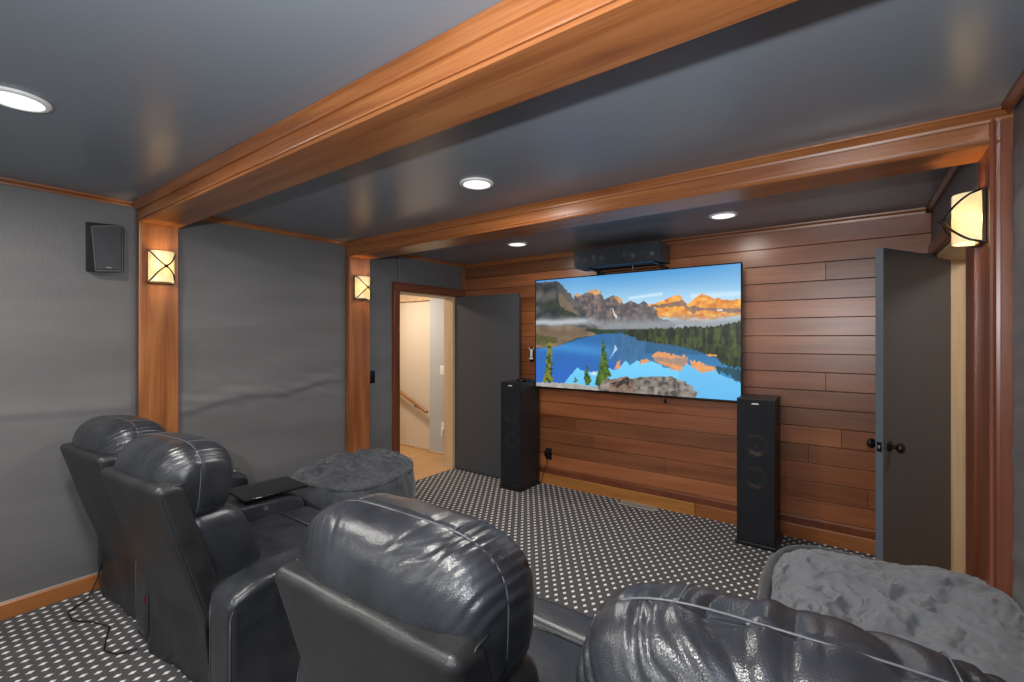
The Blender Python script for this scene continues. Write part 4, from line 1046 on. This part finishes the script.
t = thing('tray_table', 'glossy black swivel tray lying over the sofa arm by the left wall', 'tray', (-2.885, 1.40, .566))
bm = NB(); rbox(bm, (0, 0, .012), (.150, .185, .007), .006, (4, 4, 1), 3, mtx=Matrix.Rotation(radians(-3), 4, 'Z')); obj('tray_top', bm, M['black_gloss'], t, True)
bm = NB(); tube(bm, [(0, -.05, -.012), (0, -.05, .006)], .020, 16); obj('swivel_post', bm, M['steel'], t)

t = tag(obj('power_cable', (lambda b: (tube(b, [(-3.47, .76, .25), (-3.50, .74, .12), (-3.51, .70, .008), (-3.50, .66, .005), (-3.43, .60, .005), (-3.32, .60, .005), (-3.22, .66, .005), (-3.1, .70, .005), (-2.98, .66, .005), (-2.88, .63, .005), (-2.80, .66, .005), (-2.74, .72, .02)], .0035, 6), b)[1])(NB()), M['cord']), 'thin black power cord lying on the carpet behind the left sofa', 'cord')

# ---- bean bag poufs
def pouf(loc, rotz, label, rx, ry, h, seed, style):
    t = thing('bean_bag', label, 'bean bag', loc, rotz, 'grey suede bean bags')
    def sup(a, n):
        c_, s_ = cos(a), sin(a)
        r = (abs(c_ / rx) ** n + abs(s_ / ry) ** n) ** (-1 / n)
        return Vector((c_ * r, s_ * r, 0))
    n = 2.6 if style == 1 else 3.4
    NA = 200
    def height(p):
        """height of the rim round the top"""
        if style == 1: return h + .012 * sin(p.x * 9 + 1) + .02 * (p.y / ry)
        return h + .014 * (-p.x / rx) + .015 * (p.y / ry) + .07 * max(0, p.x / rx) ** 2
    bm = NB(); rings = []
    zs = [0, .03, .10, .2, .3, .4, .5, .6, .7, .8, .88, .94, .98, 1.0]
    for t_ in zs:
        prof = .86 + .14 * sin(pi * (0.12 + .62 * t_) ) if style == 1 else .80 + .20 * min(1, t_ * 1.25) ** .7
        if t_ > .94: prof -= .012 * (t_ - .94) / .06
        R_ = []
        for k in range(NA):
            a = 2 * pi * k / NA; p = sup(a, n)
            q = p * prof
            w = .012 * fbm(cos(a) * 2.4 + seed, sin(a) * 2.4, t_ * 1.6) + .006 * ridge(cos(a) * 6 + seed, sin(a) * 6, t_ * 2)
            q += p.normalized() * w
            q.z = height(p) * t_
            R_.append(bm.verts.new(q))
        rings.append(R_)
    for A, B in zip(rings, rings[1:]):
        for k in range(NA): bm.faces.new((A[k], A[(k + 1) % NA], B[(k + 1) % NA], B[k]))
    bm.faces.new(rings[0][::-1])
    # lip folded inward
    prev = rings[-1]
    for (sc_, dz) in ((.970, .010), (.945, .012), (.920, .000), (.905, -.09)) if style == 2 else ((.975, .008), (.95, .006), (.93, -.07)):
        R_ = []
        for k in range(NA):
            p = sup(2 * pi * k / NA, n); q = p * sc_; q.z = height(p) + dz; R_.append(bm.verts.new(q))
        for k in range(NA): bm.faces.new((prev[k], prev[(k + 1) % NA], R_[(k + 1) % NA], R_[k]))
        prev = R_
    bm.faces.new(prev)
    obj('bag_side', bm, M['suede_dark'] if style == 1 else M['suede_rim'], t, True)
    # wrinkled top
    bm = NB(); NR = 90; NA2 = 260
    outer = .955 if style == 1 else .93
    last = None
    cv = bm.verts.new(Vector((0, 0, 0)))
    def topz(p, u):
        e = max(0.0, 1 - u ** 6)
        wx = fbm(p.x * 3 + seed, p.y * 3, 0) * .5; wy = fbm(p.x * 3, p.y * 3 + seed, 7) * .5
        if style == 1:
            r1 = ridge((p.x + wx * .5) * 3.8, (p.y + wy * .5) * 6.5, seed); r2 = ridge((p.x + wx) * 9, (p.y + wy) * 9, seed + 5)
            return height(p) + .006 + e * (.045 * (1 - u * u) + .045 * r1 + .014 * r2) + .012 * (1 - e) * r2 * .5 + .010
        r1 = ridge(p.x * 1.8 + wx, (p.y + wy * .8) * 6.5 + p.x * 1.5, seed); r2 = ridge(p.x * 4 + wx * 3, (p.y + wy * 1.2) * 13 + p.x * 3, seed + 5); r3 = fbm(p.x * 3.2, p.y * 3.2 + seed, 3)
        return height(p) - .020 * u + e * (.030 * (1 - u * u) + .036 * r1 + .010 * r2 + .030 * r3) + .045 * max(0, p.x / rx) * e + .012 * (1 - e) * r2
    cv.co.z = topz(Vector((0, 0, 0)), 0)
    for i in range(1, NR + 1):
        u = i / NR; R_ = []
        for k in range(NA2):
            a = 2 * pi * k / NA2; p = sup(a, n); g = 1 + .02 * sin(a * 3 + seed) + .012 * sin(a * 7)
            q = p * ((outer - .03 + .105 * (1 + cos(a - .5)) / 2) * u * g) if style == 2 else p * (outer * u * (1 + .02 * ridge(cos(a) * 5, sin(a) * 5, seed)))
            z_ = topz(q, u) + (.030 * u ** 4 * (1 + cos(a - .5)) / 2 if style == 2 else 0)
            q.z = z_; R_.append(bm.verts.new(q))
        if last is None:
            for k in range(NA2): bm.faces.new((cv, R_[k], R_[(k + 1) % NA2]))
        else:
            for k in range(NA2): bm.faces.new((last[k], last[(k + 1) % NA2], R_[(k + 1) % NA2], R_[k]))
        last = R_
    # tuck the edge down inside so the sheet is closed on itself
    R_ = []
    for v in last: R_.append(bm.verts.new(Vector((v.co.x * .985, v.co.y * .985, v.co.z - .05))))
    for k in range(NA2): bm.faces.new((last[k], last[(k + 1) % NA2], R_[(k + 1) % NA2], R_[k]))
    bm.faces.new(R_)
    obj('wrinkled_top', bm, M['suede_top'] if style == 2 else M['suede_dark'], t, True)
    for a in ((.0, 2.1, 4.2) if style == 1 else (2.6,)):
        bm = NB(); pts = []
        for i in range(9):
            t_ = .03 + .95 * i / 8; p = sup(a, n)
            prof = .86 + .14 * sin(pi * (0.12 + .62 * t_)) if style == 1 else .80 + .20 * min(1, t_ * 1.25) ** .7
            w = .012 * fbm(cos(a) * 2.4 + seed, sin(a) * 2.4, t_ * 1.6) + .006 * ridge(cos(a) * 6 + seed, sin(a) * 6, t_ * 2)
            q = p * prof + p.normalized() * w; q.z = height(p) * t_; pts.append(q)
        tube(bm, pts, .003, 6); obj('side_seam', bm, M['suede_rim'], t, True)
    return t
pouf((-3.07, 2.15, 0), radians(8), 'tall grey suede bean bag with a crumpled top standing before the farther left post', .42, .42, .485, 3.3, 1)
pouf((.085, 2.22, 0), 0.0, 'large grey suede bean bag with a raised rim at the right-hand wall', .388, .45, .475, 6.1, 2)
